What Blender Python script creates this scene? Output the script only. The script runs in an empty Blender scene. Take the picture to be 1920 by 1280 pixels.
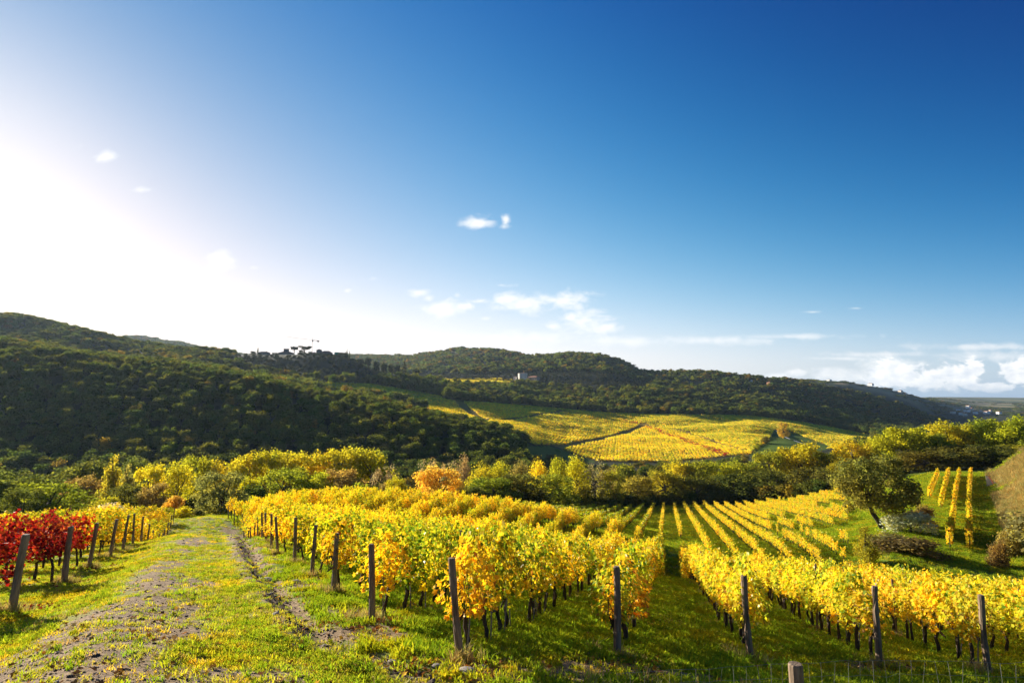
import bpy, math, random
import numpy as np
from mathutils import Vector, Matrix, Euler

R = np.random.default_rng(7)
random.seed(7)
SC = bpy.context.scene
COL = SC.collection
rad = math.radians

# ------------------------------------------------------------------ camera, sky, sun, exposure
F = 1067.0                      # focal length in photo pixels (20 mm on 36 mm, 1920 px wide)
TILT = math.atan(105.0 / F)     # horizon sits 105 px below the picture's middle
SUN_EL, SUN_AZ = rad(15.5), rad(-49.0)      # azimuth measured from +Y towards +X
cam = bpy.data.objects.new("camera", bpy.data.cameras.new("camera"))
COL.objects.link(cam)
cam.data.sensor_width = 36.0
cam.data.lens = 36.0 * F / 1920.0
cam.data.clip_start = 0.1
cam.data.clip_end = 80000.0
cam.location = (0, 0, 0)
cam.rotation_euler = (rad(90) + TILT, 0, 0)
SC.camera = cam
SC.view_settings.view_transform = 'Standard'
SC.view_settings.look = 'None'
SC.view_settings.gamma = 1.0
SC.view_settings.use_curve_mapping = False
SC.view_settings.exposure = 1.15
SC.cycles.use_denoising = True
SC.cycles.max_bounces = 8
SC.cycles.diffuse_bounces = 3
SC.cycles.transmission_bounces = 4
SC.cycles.transparent_max_bounces = 6
SC.cycles.volume_bounces = 0
SC.cycles.use_adaptive_sampling = True
SC.cycles.adaptive_threshold = 0.01
SC.cycles.sample_clamp_indirect = 6.0

sun = bpy.data.objects.new("sun", bpy.data.lights.new("sun", 'SUN'))
COL.objects.link(sun)
sun.data.energy = 5.0
sun.data.angle = rad(0.55)
sun.data.color = (1.0, 0.91, 0.76)
sd = Vector((math.sin(SUN_AZ) * math.cos(SUN_EL), math.cos(SUN_AZ) * math.cos(SUN_EL), math.sin(SUN_EL)))
sun.rotation_euler = sd.to_track_quat('Z', 'Y').to_euler()


class NT:
    """Small helper for building node trees."""
    def __init__(s, nt):
        s.nt = nt
        s.n, s.l = nt.nodes, nt.links

    def node(s, t, **kw):
        nd = s.n.new(t)
        for k, v in kw.items():
            if k[0] == 'i' and k[1:].isdigit():
                s.put(nd.inputs[int(k[1:])], v)
            elif hasattr(nd, k):
                setattr(nd, k, v)
            else:
                s.put(nd.inputs[k.replace('_', ' ')], v)
        return nd

    def put(s, sock, v):
        if isinstance(v, bpy.types.NodeSocket):
            s.l.new(v, sock)
        elif isinstance(v, bpy.types.Node):
            s.l.new(v.outputs[0], sock)
        else:
            sock.default_value = v

    def m(s, op, a, b=0.0, c=0.0, clamp=False):
        nd = s.n.new('ShaderNodeMath')
        nd.operation = op
        nd.use_clamp = clamp
        s.put(nd.inputs[0], a)
        s.put(nd.inputs[1], b)
        s.put(nd.inputs[2], c)
        return nd.outputs[0]

    def mix(s, f, a, b, mode='MIX'):
        nd = s.n.new('ShaderNodeMix')
        nd.data_type = 'RGBA'
        nd.blend_type = mode
        s.put(nd.inputs[0], f)
        s.put(nd.inputs[6], a)
        s.put(nd.inputs[7], b)
        return nd.outputs[2]

    def sstep(s, x, lo, hi):
        nd = s.n.new('ShaderNodeMapRange')
        nd.interpolation_type = 'SMOOTHSTEP'
        s.put(nd.inputs[0], x)
        s.put(nd.inputs[1], lo)
        s.put(nd.inputs[2], hi)
        return nd.outputs[0]

    def noise(s, vec, scale, detail=4.0, rough=0.55, dist=0.0):
        nd = s.n.new('ShaderNodeTexNoise')
        if vec is not None:
            s.put(nd.inputs['Vector'], vec)
        nd.inputs['Scale'].default_value = scale
        nd.inputs['Detail'].default_value = detail
        nd.inputs['Roughness'].default_value = rough
        nd.inputs['Distortion'].default_value = dist
        return nd.outputs[0]


def ray(px, py):
    """World direction of a photo pixel: used to turn measurements of the photo into places."""
    v = (640.0 - py) / F
    u = (px - 960.0) / F
    c, s_ = math.cos(TILT), math.sin(TILT)
    return np.array([u, c - v * s_, s_ + v * c])


def project(x, y, z):
    c, s_ = math.cos(TILT), math.sin(TILT)
    fw = y * c + z * s_
    up = -y * s_ + z * c
    fw = np.where(fw < 0.01, 0.01, fw)
    return 960 + F * x / fw, 640 - F * up / fw


# ------------------------------------------------------------------ world: Nishita sky with the photo's clouds
W = bpy.data.worlds.new("World")
SC.world = W
W.use_nodes = True
wt = NT(W.node_tree)
wt.n.clear()
sky = wt.n.new('ShaderNodeTexSky')
sky.sky_type = 'NISHITA'
sky.sun_disc = False
sky.sun_elevation = SUN_EL
sky.sun_rotation = SUN_AZ
sky.altitude = 300.0
sky.air_density = 1.0
sky.dust_density = 0.8
sky.ozone_density = 1.5
bg = wt.n.new('ShaderNodeBackground')
bg.inputs[1].default_value = 0.055
wo = wt.n.new('ShaderNodeOutputWorld')
SKY_OUT = sky.outputs[0]
tc = wt.n.new('ShaderNodeTexCoord')
sep = wt.node('ShaderNodeSeparateXYZ', i0=tc.outputs['Generated'])
# grade of the sky by elevation and angle from the sun (a polarised, contrasty autumn sky)
dot = wt.node('ShaderNodeVectorMath', operation='DOT_PRODUCT', i0=tc.outputs['Generated'], i1=tuple(sd))
ang = wt.m('MINIMUM', wt.m('ARCCOSINE', wt.m('MINIMUM', dot.outputs['Value'], 0.9999)), 1.65)
zz = wt.m('MINIMUM', wt.m('MAXIMUM', sep.outputs[2], 0.0), 0.62)
GRADE = [(-1.2036, 2.4393, 3.9824, -3.3462, -4.5706, -1.5615, -2.1197, 0.6444, -3.7486),
         (-1.0577, 1.5297, 2.5913, -1.0671, -2.1047, -1.0637, -1.1863, 0.8918, -1.048),
         (-0.9302, 1.3001, 1.9336, -0.4312, -0.7228, -0.6787, 0.1028, 0.5542, -0.6734)]
low = wt.m('EXPONENT', wt.m('MULTIPLY', zz, -20.0))
gr = []
for k0, kz, ka, kza, kzz, kaa, kt, kta, kzaa in GRADE:
    e = wt.m('MULTIPLY_ADD', zz, wt.m('MULTIPLY_ADD', zz, kzz, kz), k0)
    q = wt.m('MULTIPLY_ADD', ang, wt.m('MULTIPLY_ADD', zz, kzaa, kaa), wt.m('MULTIPLY_ADD', zz, kza, ka))
    e = wt.m('MULTIPLY_ADD', ang, q, e)
    e = wt.m('MULTIPLY_ADD', low, wt.m('MULTIPLY_ADD', ang, kta, kt), e)
    gr.append(wt.m('MULTIPLY', wt.m('EXPONENT', e), wt.m('MULTIPLY_ADD', low, -0.13, 1.0)))
SKYC = wt.mix(1.0, SKY_OUT, wt.node('ShaderNodeCombineColor', i0=gr[0], i1=gr[1], i2=gr[2]).outputs[0], 'MULTIPLY')
CLOUD_W = (9.2, 9.1, 9.0, 1)
CUM_DARK, CUM_LIT = (7.0, 7.5, 8.2, 1), (10.8, 10.5, 10.0, 1)
# clouds live in the sky's own direction space: (x / y, z / y) about world +Y, infinitely far away
ysafe = wt.m('MAXIMUM', sep.outputs[1], 0.05)
cu = wt.m('DIVIDE', sep.outputs[0], ysafe)
cv = wt.m('DIVIDE', sep.outputs[2], ysafe)
cflat = wt.node('ShaderNodeCombineXYZ', i0=cu, i1=cv, i2=0.0).outputs[0]
cvec = wt.node('ShaderNodeVectorMath', operation='MULTIPLY', i0=cflat, i1=(1.0, 1.8, 1.0)).outputs[0]
n_big = wt.noise(cvec, 22.0, 6.0, 0.62, 0.4)
nz = wt.m('MULTIPLY', wt.m('SUBTRACT', n_big, 0.5), 3.0)
front = wt.sstep(sep.outputs[1], 0.1, 0.2)


def cloud_group(blobs, lo, hi):
    """Smooth union of ellipses (photo px centre, half width, half height), broken up by the noise."""
    best = 9.0
    for px, py, w, h in blobs:
        d = ray(px, py)
        u0, v0, a, b = d[0] / d[1], d[2] / d[1], F / w, F / h
        q = wt.node('ShaderNodeVectorMath', operation='MULTIPLY_ADD', i0=cflat, i1=(a, b, 0.0), i2=(-u0 * a, -v0 * b, 0.0)).outputs[0]
        ln = wt.node('ShaderNodeVectorMath', operation='LENGTH', i0=q).outputs['Value']
        best = wt.m('MINIMUM', best, ln)
    return wt.sstep(wt.m('ADD', wt.m('SUBTRACT', 1.0, best), nz), lo, hi)


A_PUFF = cloud_group([(985, 570, 68, 19), (1050, 564, 66, 23), (955, 562, 32, 15), (900, 564, 24, 6), (870, 574, 24, 8), (828, 580, 40, 21),
                      (782, 548, 24, 10), (804, 560, 14, 8), (1100, 600, 48, 22), (1140, 614, 34, 12), (1072, 594, 18, 12), (1036, 612, 16, 11),
                      (896, 417, 38, 13), (948, 410, 10, 10), (200, 294, 24, 12), (412, 488, 36, 20)], -0.25, 1.15)
A_FAINT = cloud_group([(858, 553, 9, 7), (940, 535, 27, 5), (912, 597, 13, 5), (152, 273, 13, 7), (264, 356, 28, 8), (475, 502, 14, 6), (698, 523, 20, 7),
                       (651, 545, 9, 5), (700, 606, 46, 11), (1606, 578, 26, 3), (1525, 585, 22, 3), (390, 618, 44, 8), (945, 425, 14, 8)], 0.0, 1.5)
A_STREAK = cloud_group([(1480, 631, 130, 6), (1330, 638, 150, 9), (1180, 640, 150, 12), (980, 634, 150, 16), (820, 645, 120, 14), (1850, 650, 160, 8),
                        (1660, 664, 120, 6), (1570, 672, 70, 4), (1880, 668, 140, 12)], -0.3, 1.4)
A_CUM = cloud_group([(1690, 702, 60, 28), (1735, 712, 55, 22), (1800, 706, 52, 26), (1832, 692, 24, 20), (1905, 704, 36, 26), (1930, 684, 30, 22),
                     (1860, 724, 80, 9), (1990, 690, 60, 34), (1655, 715, 40, 14)], -0.05, 0.35)
A_CUM2 = cloud_group([(1640, 692, 46, 24), (1600, 706, 60, 20), (1560, 702, 45, 18), (1495, 697, 24, 10), (1460, 705, 30, 7), (1700, 680, 44, 16)], -0.1, 0.9)
# cumulus relief: the noise compared with itself a little towards the sun
off = wt.node('ShaderNodeVectorMath', operation='ADD', i0=cvec, i1=(-0.010, 0.016, 0.0)).outputs[0]
n1 = wt.noise(cvec, 34.0, 5.0, 0.6)
n2 = wt.noise(off, 34.0, 5.0, 0.6)
lit = wt.m('ADD', 0.62, wt.m('MULTIPLY', wt.m('SUBTRACT', n1, n2), 2.0), clamp=True)
cumc = wt.mix(lit, CUM_DARK, CUM_LIT)
sk = wt.mix(wt.m('MULTIPLY', A_STREAK, 0.65), SKYC, CLOUD_W)
sk = wt.mix(wt.m('MULTIPLY', A_FAINT, 0.6), sk, CLOUD_W)
sk = wt.mix(wt.m('MULTIPLY', A_CUM2, 0.55), sk, cumc)
sk = wt.mix(wt.m('MULTIPLY', A_CUM, 0.93), sk, cumc)
sk = wt.mix(wt.m('MULTIPLY', A_PUFF, 0.9), sk, CLOUD_W)
sk = wt.mix(front, SKYC, sk)
wt.l.new(sk, bg.inputs[0])
wt.l.new(bg.outputs[0], wo.inputs[0])
# ------------------------------------------------------------------ helpers
def smooth(x, a, b):
    t = np.clip((x - a) / (b - a), 0, 1)
    return t * t * (3 - 2 * t)


def vnoise(x, y, seed=0):
    x = np.asarray(x, float)
    y = np.asarray(y, float)
    xi, yi = np.floor(x).astype(np.int64), np.floor(y).astype(np.int64)
    fx, fy = x - xi, y - yi
    fx, fy = fx * fx * (3 - 2 * fx), fy * fy * (3 - 2 * fy)

    def h(i, j):
        n = (i * 374761393 + j * 668265263 + seed * 974711) & 0xFFFFFFFF
        n = ((n ^ (n >> 13)) * 1274126177) & 0xFFFFFFFF
        return ((n ^ (n >> 16)) & 0xFFFF) / 65535.0
    return (h(xi, yi) * (1 - fx) + h(xi + 1, yi) * fx) * (1 - fy) + (h(xi, yi + 1) * (1 - fx) + h(xi + 1, yi + 1) * fx) * fy


def fbm(x, y, seed=0, oct=4):
    s, a, t = 0.0, 0.5, 0.0
    for k in range(oct):
        s = s + a * vnoise(x * 2 ** k, y * 2 ** k, seed + k * 17)
        t += a
        a *= 0.5
    return s / t


def inpoly(px, py, poly):
    ins = np.zeros(np.shape(px), bool)
    n = len(poly)
    for i in range(n):
        x0, y0 = poly[i]
        x1, y1 = poly[(i + 1) % n]
        c = ((y0 > py) != (y1 > py)) & (px < (x1 - x0) * (py - y0) / (y1 - y0 + 1e-9) + x0)
        ins ^= c
    return ins


def mesh_np(name, V, faces, mats=(), col=None, midx=None, smooth_=False):
    """faces: (n,3) or (n,4) int array, or a list of such arrays; col: (nverts,3)."""
    me = bpy.data.meshes.new(name)
    V = np.asarray(V, np.float32)
    fl = [np.asarray(f, np.int32) for f in (faces if isinstance(faces, list) else [faces])]
    fl = [f for f in fl if len(f)]
    me.vertices.add(len(V))
    me.vertices.foreach_set('co', V.ravel())
    loops = np.concatenate([f.ravel() for f in fl])
    tot = np.concatenate([np.full(len(f), f.shape[1], np.int32) for f in fl])
    st = np.concatenate([[0], np.cumsum(tot)[:-1]]).astype(np.int32)
    me.loops.add(len(loops))
    me.loops.foreach_set('vertex_index', loops)
    me.polygons.add(len(tot))
    me.polygons.foreach_set('loop_start', st)
    me.polygons.foreach_set('loop_total', tot)
    for m_ in mats:
        me.materials.append(m_)
    if midx is not None:
        me.polygons.foreach_set('material_index', np.asarray(midx, np.int32))
    if smooth_:
        me.polygons.foreach_set('use_smooth', np.ones(len(tot), bool))
    if col is not None:
        at = me.color_attributes.new('col', 'FLOAT_COLOR', 'POINT')
        c4 = np.ones((len(V), 4), np.float32)
        c4[:, :3] = col
        at.data.foreach_set('color', c4.ravel())
    me.update(calc_edges=True)
    return me


def link(name, me, parent=None, label=None, cat=None, group=None, kind=None, loc=None):
    o = bpy.data.objects.new(name, me)
    COL.objects.link(o)
    if parent is not None:
        o.parent = parent
    if loc is not None:
        o.location = loc
    tag(o, label, cat, group, kind)
    return o


def tag(o, label=None, cat=None, group=None, kind=None):
    if label:
        o['label'] = label
    if cat:
        o['category'] = cat
    if group:
        o['group'] = group
    if kind:
        o['kind'] = kind
    return o


class MB:
    """Collects boxes, tubes and other shapes into one mesh."""
    def __init__(s):
        s.v, s.f, s.mi = [], [], []

    def add(s, vs, fs, mi=0):
        b = len(s.v)
        s.v += [tuple(p) for p in vs]
        s.f += [tuple(b + i for i in f) for f in fs]
        s.mi += [mi] * len(fs)

    def box(s, x0, y0, z0, x1, y1, z1, mi=0):
        s.add([(x0, y0, z0), (x1, y0, z0), (x1, y1, z0), (x0, y1, z0), (x0, y0, z1), (x1, y0, z1), (x1, y1, z1), (x0, y1, z1)],
              [(0, 3, 2, 1), (4, 5, 6, 7), (0, 1, 5, 4), (1, 2, 6, 5), (2, 3, 7, 6), (3, 0, 4, 7)], mi)

    def tube(s, pts, rs, n=8, mi=0, caps=True, jit=0.0):
        pts = [Vector(p) for p in pts]
        if not hasattr(rs, '__len__'):
            rs = [rs] * len(pts)
        vs, fs = [], []
        up = Vector((0.13, 0.31, 1)).normalized()
        for i, p in enumerate(pts):
            t = (pts[min(i + 1, len(pts) - 1)] - pts[max(i - 1, 0)]).normalized()
            a = t.cross(up if abs(t.dot(up)) < 0.95 else Vector((1, 0, 0))).normalized()
            b = t.cross(a)
            for k in range(n):
                an = 2 * math.pi * k / n
                r = rs[i] * (1 + jit * (random.random() - 0.5))
                vs.append(p + (a * math.cos(an) + b * math.sin(an)) * r)
        for i in range(len(pts) - 1):
            for k in range(n):
                fs.append((i * n + k, i * n + (k + 1) % n, (i + 1) * n + (k + 1) % n, (i + 1) * n + k))
        if caps:
            fs.append(tuple(reversed(range(n))))
            fs.append(tuple((len(pts) - 1) * n + k for k in range(n)))
        s.add(vs, fs, mi)

    def mesh(s, name, mats, smooth_=False):
        me = bpy.data.meshes.new(name)
        me.from_pydata(s.v, [], s.f)
        for m_ in mats:
            me.materials.append(m_)
        me.polygons.foreach_set('material_index', np.array(s.mi, np.int32))
        if smooth_:
            me.polygons.foreach_set('use_smooth', np.ones(len(s.f), bool))
        me.update()
        return me


# ------------------------------------------------------------------ terrain: one height function, in polar bands round the viewpoint
def near_z(x, y):
    """The vineyard slope, a plane fitted to the photo's posts, with the fall beside the track."""
    yy = np.where(y < 0, -14 * np.tanh(-y / 14), y)
    z = -2.26 - 0.097 * np.clip(x, -90, 70) - 0.222 * yy
    s = -(x + 9.2) * 0.887 - (y - 10.6) * 0.462          # metres to the far side of the track's edge
    z = z - 0.75 * smooth(s, -2.2, 0.6) - 0.2 * np.maximum(0, s - 0.8)
    return z


# columns: photo px of the horizon direction -> knots (depth Y, photo row of the ground there)
N_ = None
COLS = {
    -1400: [(70, N_), (120, 960), (190, 940), (250, 900), (470, 690), (560, 690), (900, 640), (1300, 650), (2500, 660), (4000, 735), (8000, 744), (30000, 747)],
    -500: [(70, N_), (110, 980), (180, 970), (225, 920), (460, 645), (560, 650), (900, 580), (1300, 630), (2500, 650), (4000, 735), (8000, 744), (30000, 747)],
    0: [(70, N_), (105, 985), (175, 980), (220, 922), (450, 652), (560, 652), (900, 595), (1300, 640), (2500, 650), (4000, 735), (8000, 744), (30000, 747)],
    120: [(70, N_), (103, 980), (175, 978), (220, 924), (445, 666), (560, 664), (890, 618), (1300, 660), (2500, 648), (4000, 735), (8000, 744), (30000, 747)],
    240: [(70, N_), (101, 975), (172, 975), (220, 925), (440, 683), (560, 680), (880, 648), (1300, 690), (2500, 634), (4000, 735), (8000, 744), (30000, 747)],
    330: [(70, N_), (100, 968), (172, 970), (222, 922), (435, 693), (560, 688), (865, 657), (1300, 695), (2500, 646), (4000, 735), (8000, 744), (30000, 747)],
    400: [(70, N_), (98, 962), (178, 965), (228, 918), (430, 701), (560, 698), (855, 663), (1300, 700), (2500, 660), (4000, 735), (8000, 744), (30000, 747)],
    480: [(70, N_), (100, 958), (180, 958), (235, 914), (424, 715), (545, 716), (845, 665), (1300, 705), (2400, 672), (4000, 737), (8000, 744), (30000, 747)],
    560: [(70, 958), (112, 955), (185, 952), (240, 912), (415, 739), (550, 732), (840, 666), (1300, 705), (2400, 672), (4000, 737), (8000, 744), (30000, 747)],
    640: [(70, 954), (112, 952), (185, 948), (245, 909), (402, 757), (570, 740), (845, 670), (1250, 705), (2350, 670), (4000, 737), (8000, 744), (30000, 747)],
    700: [(70, 953), (112, 950), (185, 945), (250, 905), (392, 764), (590, 745), (860, 698), (1200, 712), (2300, 671), (4000, 737), (8000, 744), (30000, 747)],
    770: [(70, 957), (112, 948), (190, 940), (255, 900), (385, 781), (560, 765), (860, 711), (1180, 708), (2250, 673), (4000, 737), (8000, 744), (30000, 747)],
    850: [(70, 963), (115, 948), (195, 935), (262, 895), (377, 800), (520, 785), (850, 722), (1160, 707), (2200, 660), (4000, 737), (8000, 744), (30000, 747)],
    920: [(70, 971), (122, 950), (200, 932), (270, 892), (370, 818), (540, 790), (838, 740), (1150, 709), (2050, 660), (4000, 737), (8000, 744), (30000, 747)],
    1000: [(70, 983), (132, 952), (208, 930), (282, 888), (382, 846), (590, 796), (830, 758), (1140, 712), (1900, 674), (4000, 737), (8000, 744), (30000, 747)],
    1060: [(70, 993), (142, 954), (214, 930), (292, 892), (405, 860), (600, 806), (815, 769), (1120, 714), (1850, 666), (4000, 737), (8000, 744), (30000, 747)],
    1120: [(70, 1006), (155, 955), (222, 930), (300, 894), (420, 866), (600, 815), (800, 776), (1100, 718), (1820, 668), (4000, 737), (8000, 744), (30000, 747)],
    1160: [(70, 1016), (163, 953), (227, 928), (309, 893), (422, 867), (600, 817), (808, 776), (1100, 721), (1790, 680), (4000, 737), (8000, 744), (30000, 747)],
    1200: [(70, 1027), (170, 951), (232, 927), (318, 892), (425, 868), (600, 819), (815, 777), (1100, 724), (1750, 700), (4000, 737), (8000, 744), (30000, 747)],
    1250: [(70, 1035), (178, 948), (240, 925), (330, 890), (430, 868), (600, 820), (830, 778), (1100, 735), (1600, 702), (4000, 737), (8000, 744), (30000, 747)],
    1320: [(70, 1040), (177, 946), (240, 923), (330, 885), (435, 862), (600, 818), (840, 780), (1080, 748), (1500, 701), (4000, 738), (8000, 744), (30000, 747)],
    1400: [(70, 1042), (175, 945), (240, 920), (330, 880), (440, 853), (600, 816), (850, 783), (1060, 757), (1500, 709), (3500, 730), (8000, 744), (30000, 747)],
    1480: [(70, 1037), (164, 934), (235, 910), (330, 868), (448, 848), (600, 822), (850, 795), (1060, 767), (1500, 717), (2800, 716), (8000, 744), (30000, 747)],
    1580: [(70, 1027), (150, 919), (222, 896), (330, 862), (450, 849), (620, 830), (890, 810), (1130, 777), (1450, 740), (2600, 718), (8000, 744), (30000, 747)],
    1650: [(70, 1008), (146, 902), (215, 890), (330, 864), (450, 849), (640, 830), (920, 815), (1200, 785), (1420, 760), (2600, 728), (8000, 744), (30000, 747)],
    1700: [(70, 1011), (146, 892), (210, 884), (330, 866), (450, 849), (650, 828), (960, 812), (1250, 794), (1430, 775), (2600, 740), (8000, 745), (30000, 747)],
    1750: [(70, 1014), (148, 885), (205, 882), (330, 866), (450, 848), (650, 826), (1000, 806), (1300, 796), (1500, 790), (2600, 757), (7000, 744), (30000, 746)],
    1850: [(70, 1016), (148, 882), (205, 880), (330, 866), (450, 845), (650, 822), (1000, 803), (1350, 792), (2000, 778), (3500, 762), (8000, 744.5), (30000, 746)],
    1960: [(70, 1012), (148, 876), (205, 876), (330, 864), (450, 842), (650, 818), (1000, 800), (1350, 790), (2000, 778), (3500, 762), (8000, 746), (30000, 746)],
    2500: [(70, 960), (140, 860), (205, 850), (330, 835), (450, 825), (650, 808), (1000, 795), (1350, 785), (2000, 775), (3500, 760), (8000, 750), (30000, 746)],
    3400: [(70, 930), (140, 850), (205, 840), (330, 825), (450, 815), (650, 800), (1000, 790), (1350, 780), (2000, 770), (3500, 758), (8000, 750), (30000, 746)],
}
KPX = sorted(COLS)
K_AZ, K_R, K_Z = [], [], []
for kp in KPX:
    rr, zz_ = [], []
    for (Y, py) in COLS[kp]:
        u = ray(kp, 745)[0] / ray(kp, 745)[1]
        if py is None:
            z = float(near_z(np.array(u * Y), np.array(float(Y))))
        else:
            d = ray(kp, py)
            z = d[2] / d[1] * Y
        rr.append(Y * math.sqrt(1 + u * u))
        zz_.append(z)
    K_AZ.append(math.atan(u))
    K_R.append(rr)
    K_Z.append(zz_)
K_AZ, K_R, K_Z = np.array(K_AZ), np.array(K_R), np.array(K_Z)
NK = K_R.shape[1]

AZ = np.radians(np.concatenate([np.arange(-180, -56, 2.0), np.arange(-56, 56, 0.2), np.arange(56, 181, 2.0)]))
RG = 0.5 * 1.0185 ** np.arange(0, int(math.log(34000 / 0.5) / math.log(1.0185)) + 1)
KR = np.stack([np.interp(AZ, K_AZ, K_R[:, k]) for k in range(NK)], 1)
KZ = np.stack([np.interp(AZ, K_AZ, K_Z[:, k]) for k in range(NK)], 1)


def pchip(xk, yk, x):
    h = np.diff(xk)
    dl = np.diff(yk) / h
    m_ = np.zeros(len(xk))
    for i in range(1, len(xk) - 1):
        if dl[i - 1] * dl[i] > 0:
            w1, w2 = 2 * h[i] + h[i - 1], h[i] + 2 * h[i - 1]
            m_[i] = (w1 + w2) / (w1 / dl[i - 1] + w2 / dl[i])
    m_[0], m_[-1] = dl[0], dl[-1]
    i = np.clip(np.searchsorted(xk, x) - 1, 0, len(xk) - 2)
    t = (x - xk[i]) / h[i]
    t2, t3 = t * t, t * t * t
    return (2 * t3 - 3 * t2 + 1) * yk[i] + (t3 - 2 * t2 + t) * h[i] * m_[i] + (-2 * t3 + 3 * t2) * yk[i + 1] + (t3 - t2) * h[i] * m_[i + 1]


ZT = np.zeros((len(AZ), len(RG)))
LT = np.zeros_like(ZT)                     # fractional knot number: which band of the landscape a place is in
for a in range(len(AZ)):
    rc = np.clip(RG, KR[a, 0], KR[a, -1])
    ZT[a] = pchip(KR[a], KZ[a], rc)
    LT[a] = np.interp(RG, KR[a], np.arange(NK))
gk = np.exp(-0.5 * (np.arange(-6, 7) / 1.8) ** 2)
gk /= gk.sum()
pad = np.pad(ZT, ((6, 6), (0, 0)), mode='edge')
ZT = sum(gk[i] * pad[i:i + len(AZ)] for i in range(13))
GA, GR = np.meshgrid(AZ, RG, indexing='ij')
GX, GY = GR * np.sin(GA), GR * np.cos(GA)
zn = near_z(GX, GY)
w_ = smooth(GR, 40, 72)
ZT = zn * (1 - w_) + ZT * w_
# soft undulation: centimetres near, metres far
ZT += (fbm(GX / 1.3, GY / 1.3, 3) - 0.5) * 0.12 * smooth(GR, 2, 6) * (1 - smooth(GR, 80, 160))
ZT += (fbm(GX / 70, GY / 70, 5) - 0.5) * np.clip(GR / 900, 0, 1) * 14 * smooth(GR, 250, 600) * (1 - smooth(GR, 2500, 6000))
ZT += (fbm(GX / 500, GY / 500, 8) - 0.5) * 14 * smooth(GR, 1500, 2600) * (1 - smooth(GR, 2700, 5000))
# the grassy bank on the right of the strip
BS = (GX - 66) * 0.78 - (GY - 79) * 0.62
bank = smooth(BS, 0.0, 9.0) * 6.0 + np.clip(BS - 9, 0, 60) * 0.10
ZT += bank * smooth(GR, 70, 95) * (1 - smooth(GR, 170, 240)) * (GX > 0)
ZT += -0.35 * np.exp(-((BS + 1.5) / 1.2) ** 2) * smooth(GR, 80, 95) * (1 - smooth(GR, 160, 200)) * (GX > 0)
# broken, ploughed edge between the track and the vines


def hit_near(px, py):
    d = ray(px, py)
    t = np.linspace(3, 90, 6000)
    P = d[None] * t[:, None]
    k = int(np.argmax(P[:, 2] < near_z(P[:, 0], P[:, 1])))
    return float(P[k, 0]), float(P[k, 1])


EDGE = [(0.2, 7.2)] + [hit_near(*p) for p in [(575, 1205), (540, 1155), (488, 1088), (464, 1048), (447, 1005), (428, 975)]]


def edge_dist(x, y):
    """Signed metres right of the track's right-hand edge."""
    best = np.full(np.shape(x), 1e9)
    sg = np.zeros(np.shape(x))
    for (x0, y0), (x1, y1) in zip(EDGE, EDGE[1:]):
        dx, dy = x1 - x0, y1 - y0
        L = math.hypot(dx, dy)
        t = np.clip(((x - x0) * dx + (y - y0) * dy) / L ** 2, 0, 1)
        d = np.hypot(x - x0 - t * dx, y - y0 - t * dy)
        s_ = ((x - x0) * dy - (y - y0) * dx) / L
        new = d < best
        best = np.where(new, d, best)
        sg = np.where(new, np.sign(s_), sg)
    return best * sg


ED = edge_dist(GX, GY)
nearm = (1 - smooth(GR, 60, 75)) * (GY > 6)
ZT += (0.15 * np.exp(-((ED + 0.35 + 0.5 * (fbm(GX, GY, 9) - 0.5)) / 0.3) ** 2) - 0.16 * np.exp(-((ED - 0.35) / 0.3) ** 2)) * nearm


def _lookup(T, x, y):
    x, y = np.asarray(x, float), np.asarray(y, float)
    a = np.arctan2(x, y)
    r = np.clip(np.hypot(x, y), RG[0], RG[-2])
    i = np.clip(np.searchsorted(AZ, a) - 1, 0, len(AZ) - 2)
    j = np.clip(np.searchsorted(RG, r) - 1, 0, len(RG) - 2)
    fa = (a - AZ[i]) / (AZ[i + 1] - AZ[i])
    fr = (r - RG[j]) / (RG[j + 1] - RG[j])
    return (T[i, j] * (1 - fa) + T[i + 1, j] * fa) * (1 - fr) + (T[i, j + 1] * (1 - fa) + T[i + 1, j + 1] * fa) * fr


def terr(x, y):
    return _lookup(ZT, x, y)


def band(x, y):
    return _lookup(LT, x, y)


def hit(px, py, lo=4.0, hi=30000.0):
    """Where the sight line of a photo pixel meets the ground."""
    d = ray(px, py)
    t = np.exp(np.linspace(math.log(lo), math.log(hi), 4000))
    P = d[None] * t[:, None]
    below = P[:, 2] < terr(P[:, 0], P[:, 1])
    if not below.any():
        return None
    k = int(np.argmax(below))
    p = P[k]
    return float(p[0]), float(p[1]), float(terr(p[0], p[1]))


def at_depth(px, Y):
    """Ground point under photo column px at depth Y."""
    d = ray(px, 760)
    x = d[0] / d[1] * Y
    return x, Y, float(terr(x, Y))
# ------------------------------------------------------------------ materials
def new_mat(name):
    m_ = bpy.data.materials.new(name)
    m_.use_nodes = True
    t = NT(m_.node_tree)
    t.n.clear()
    out = t.n.new('ShaderNodeOutputMaterial')
    return m_, t, out


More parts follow.
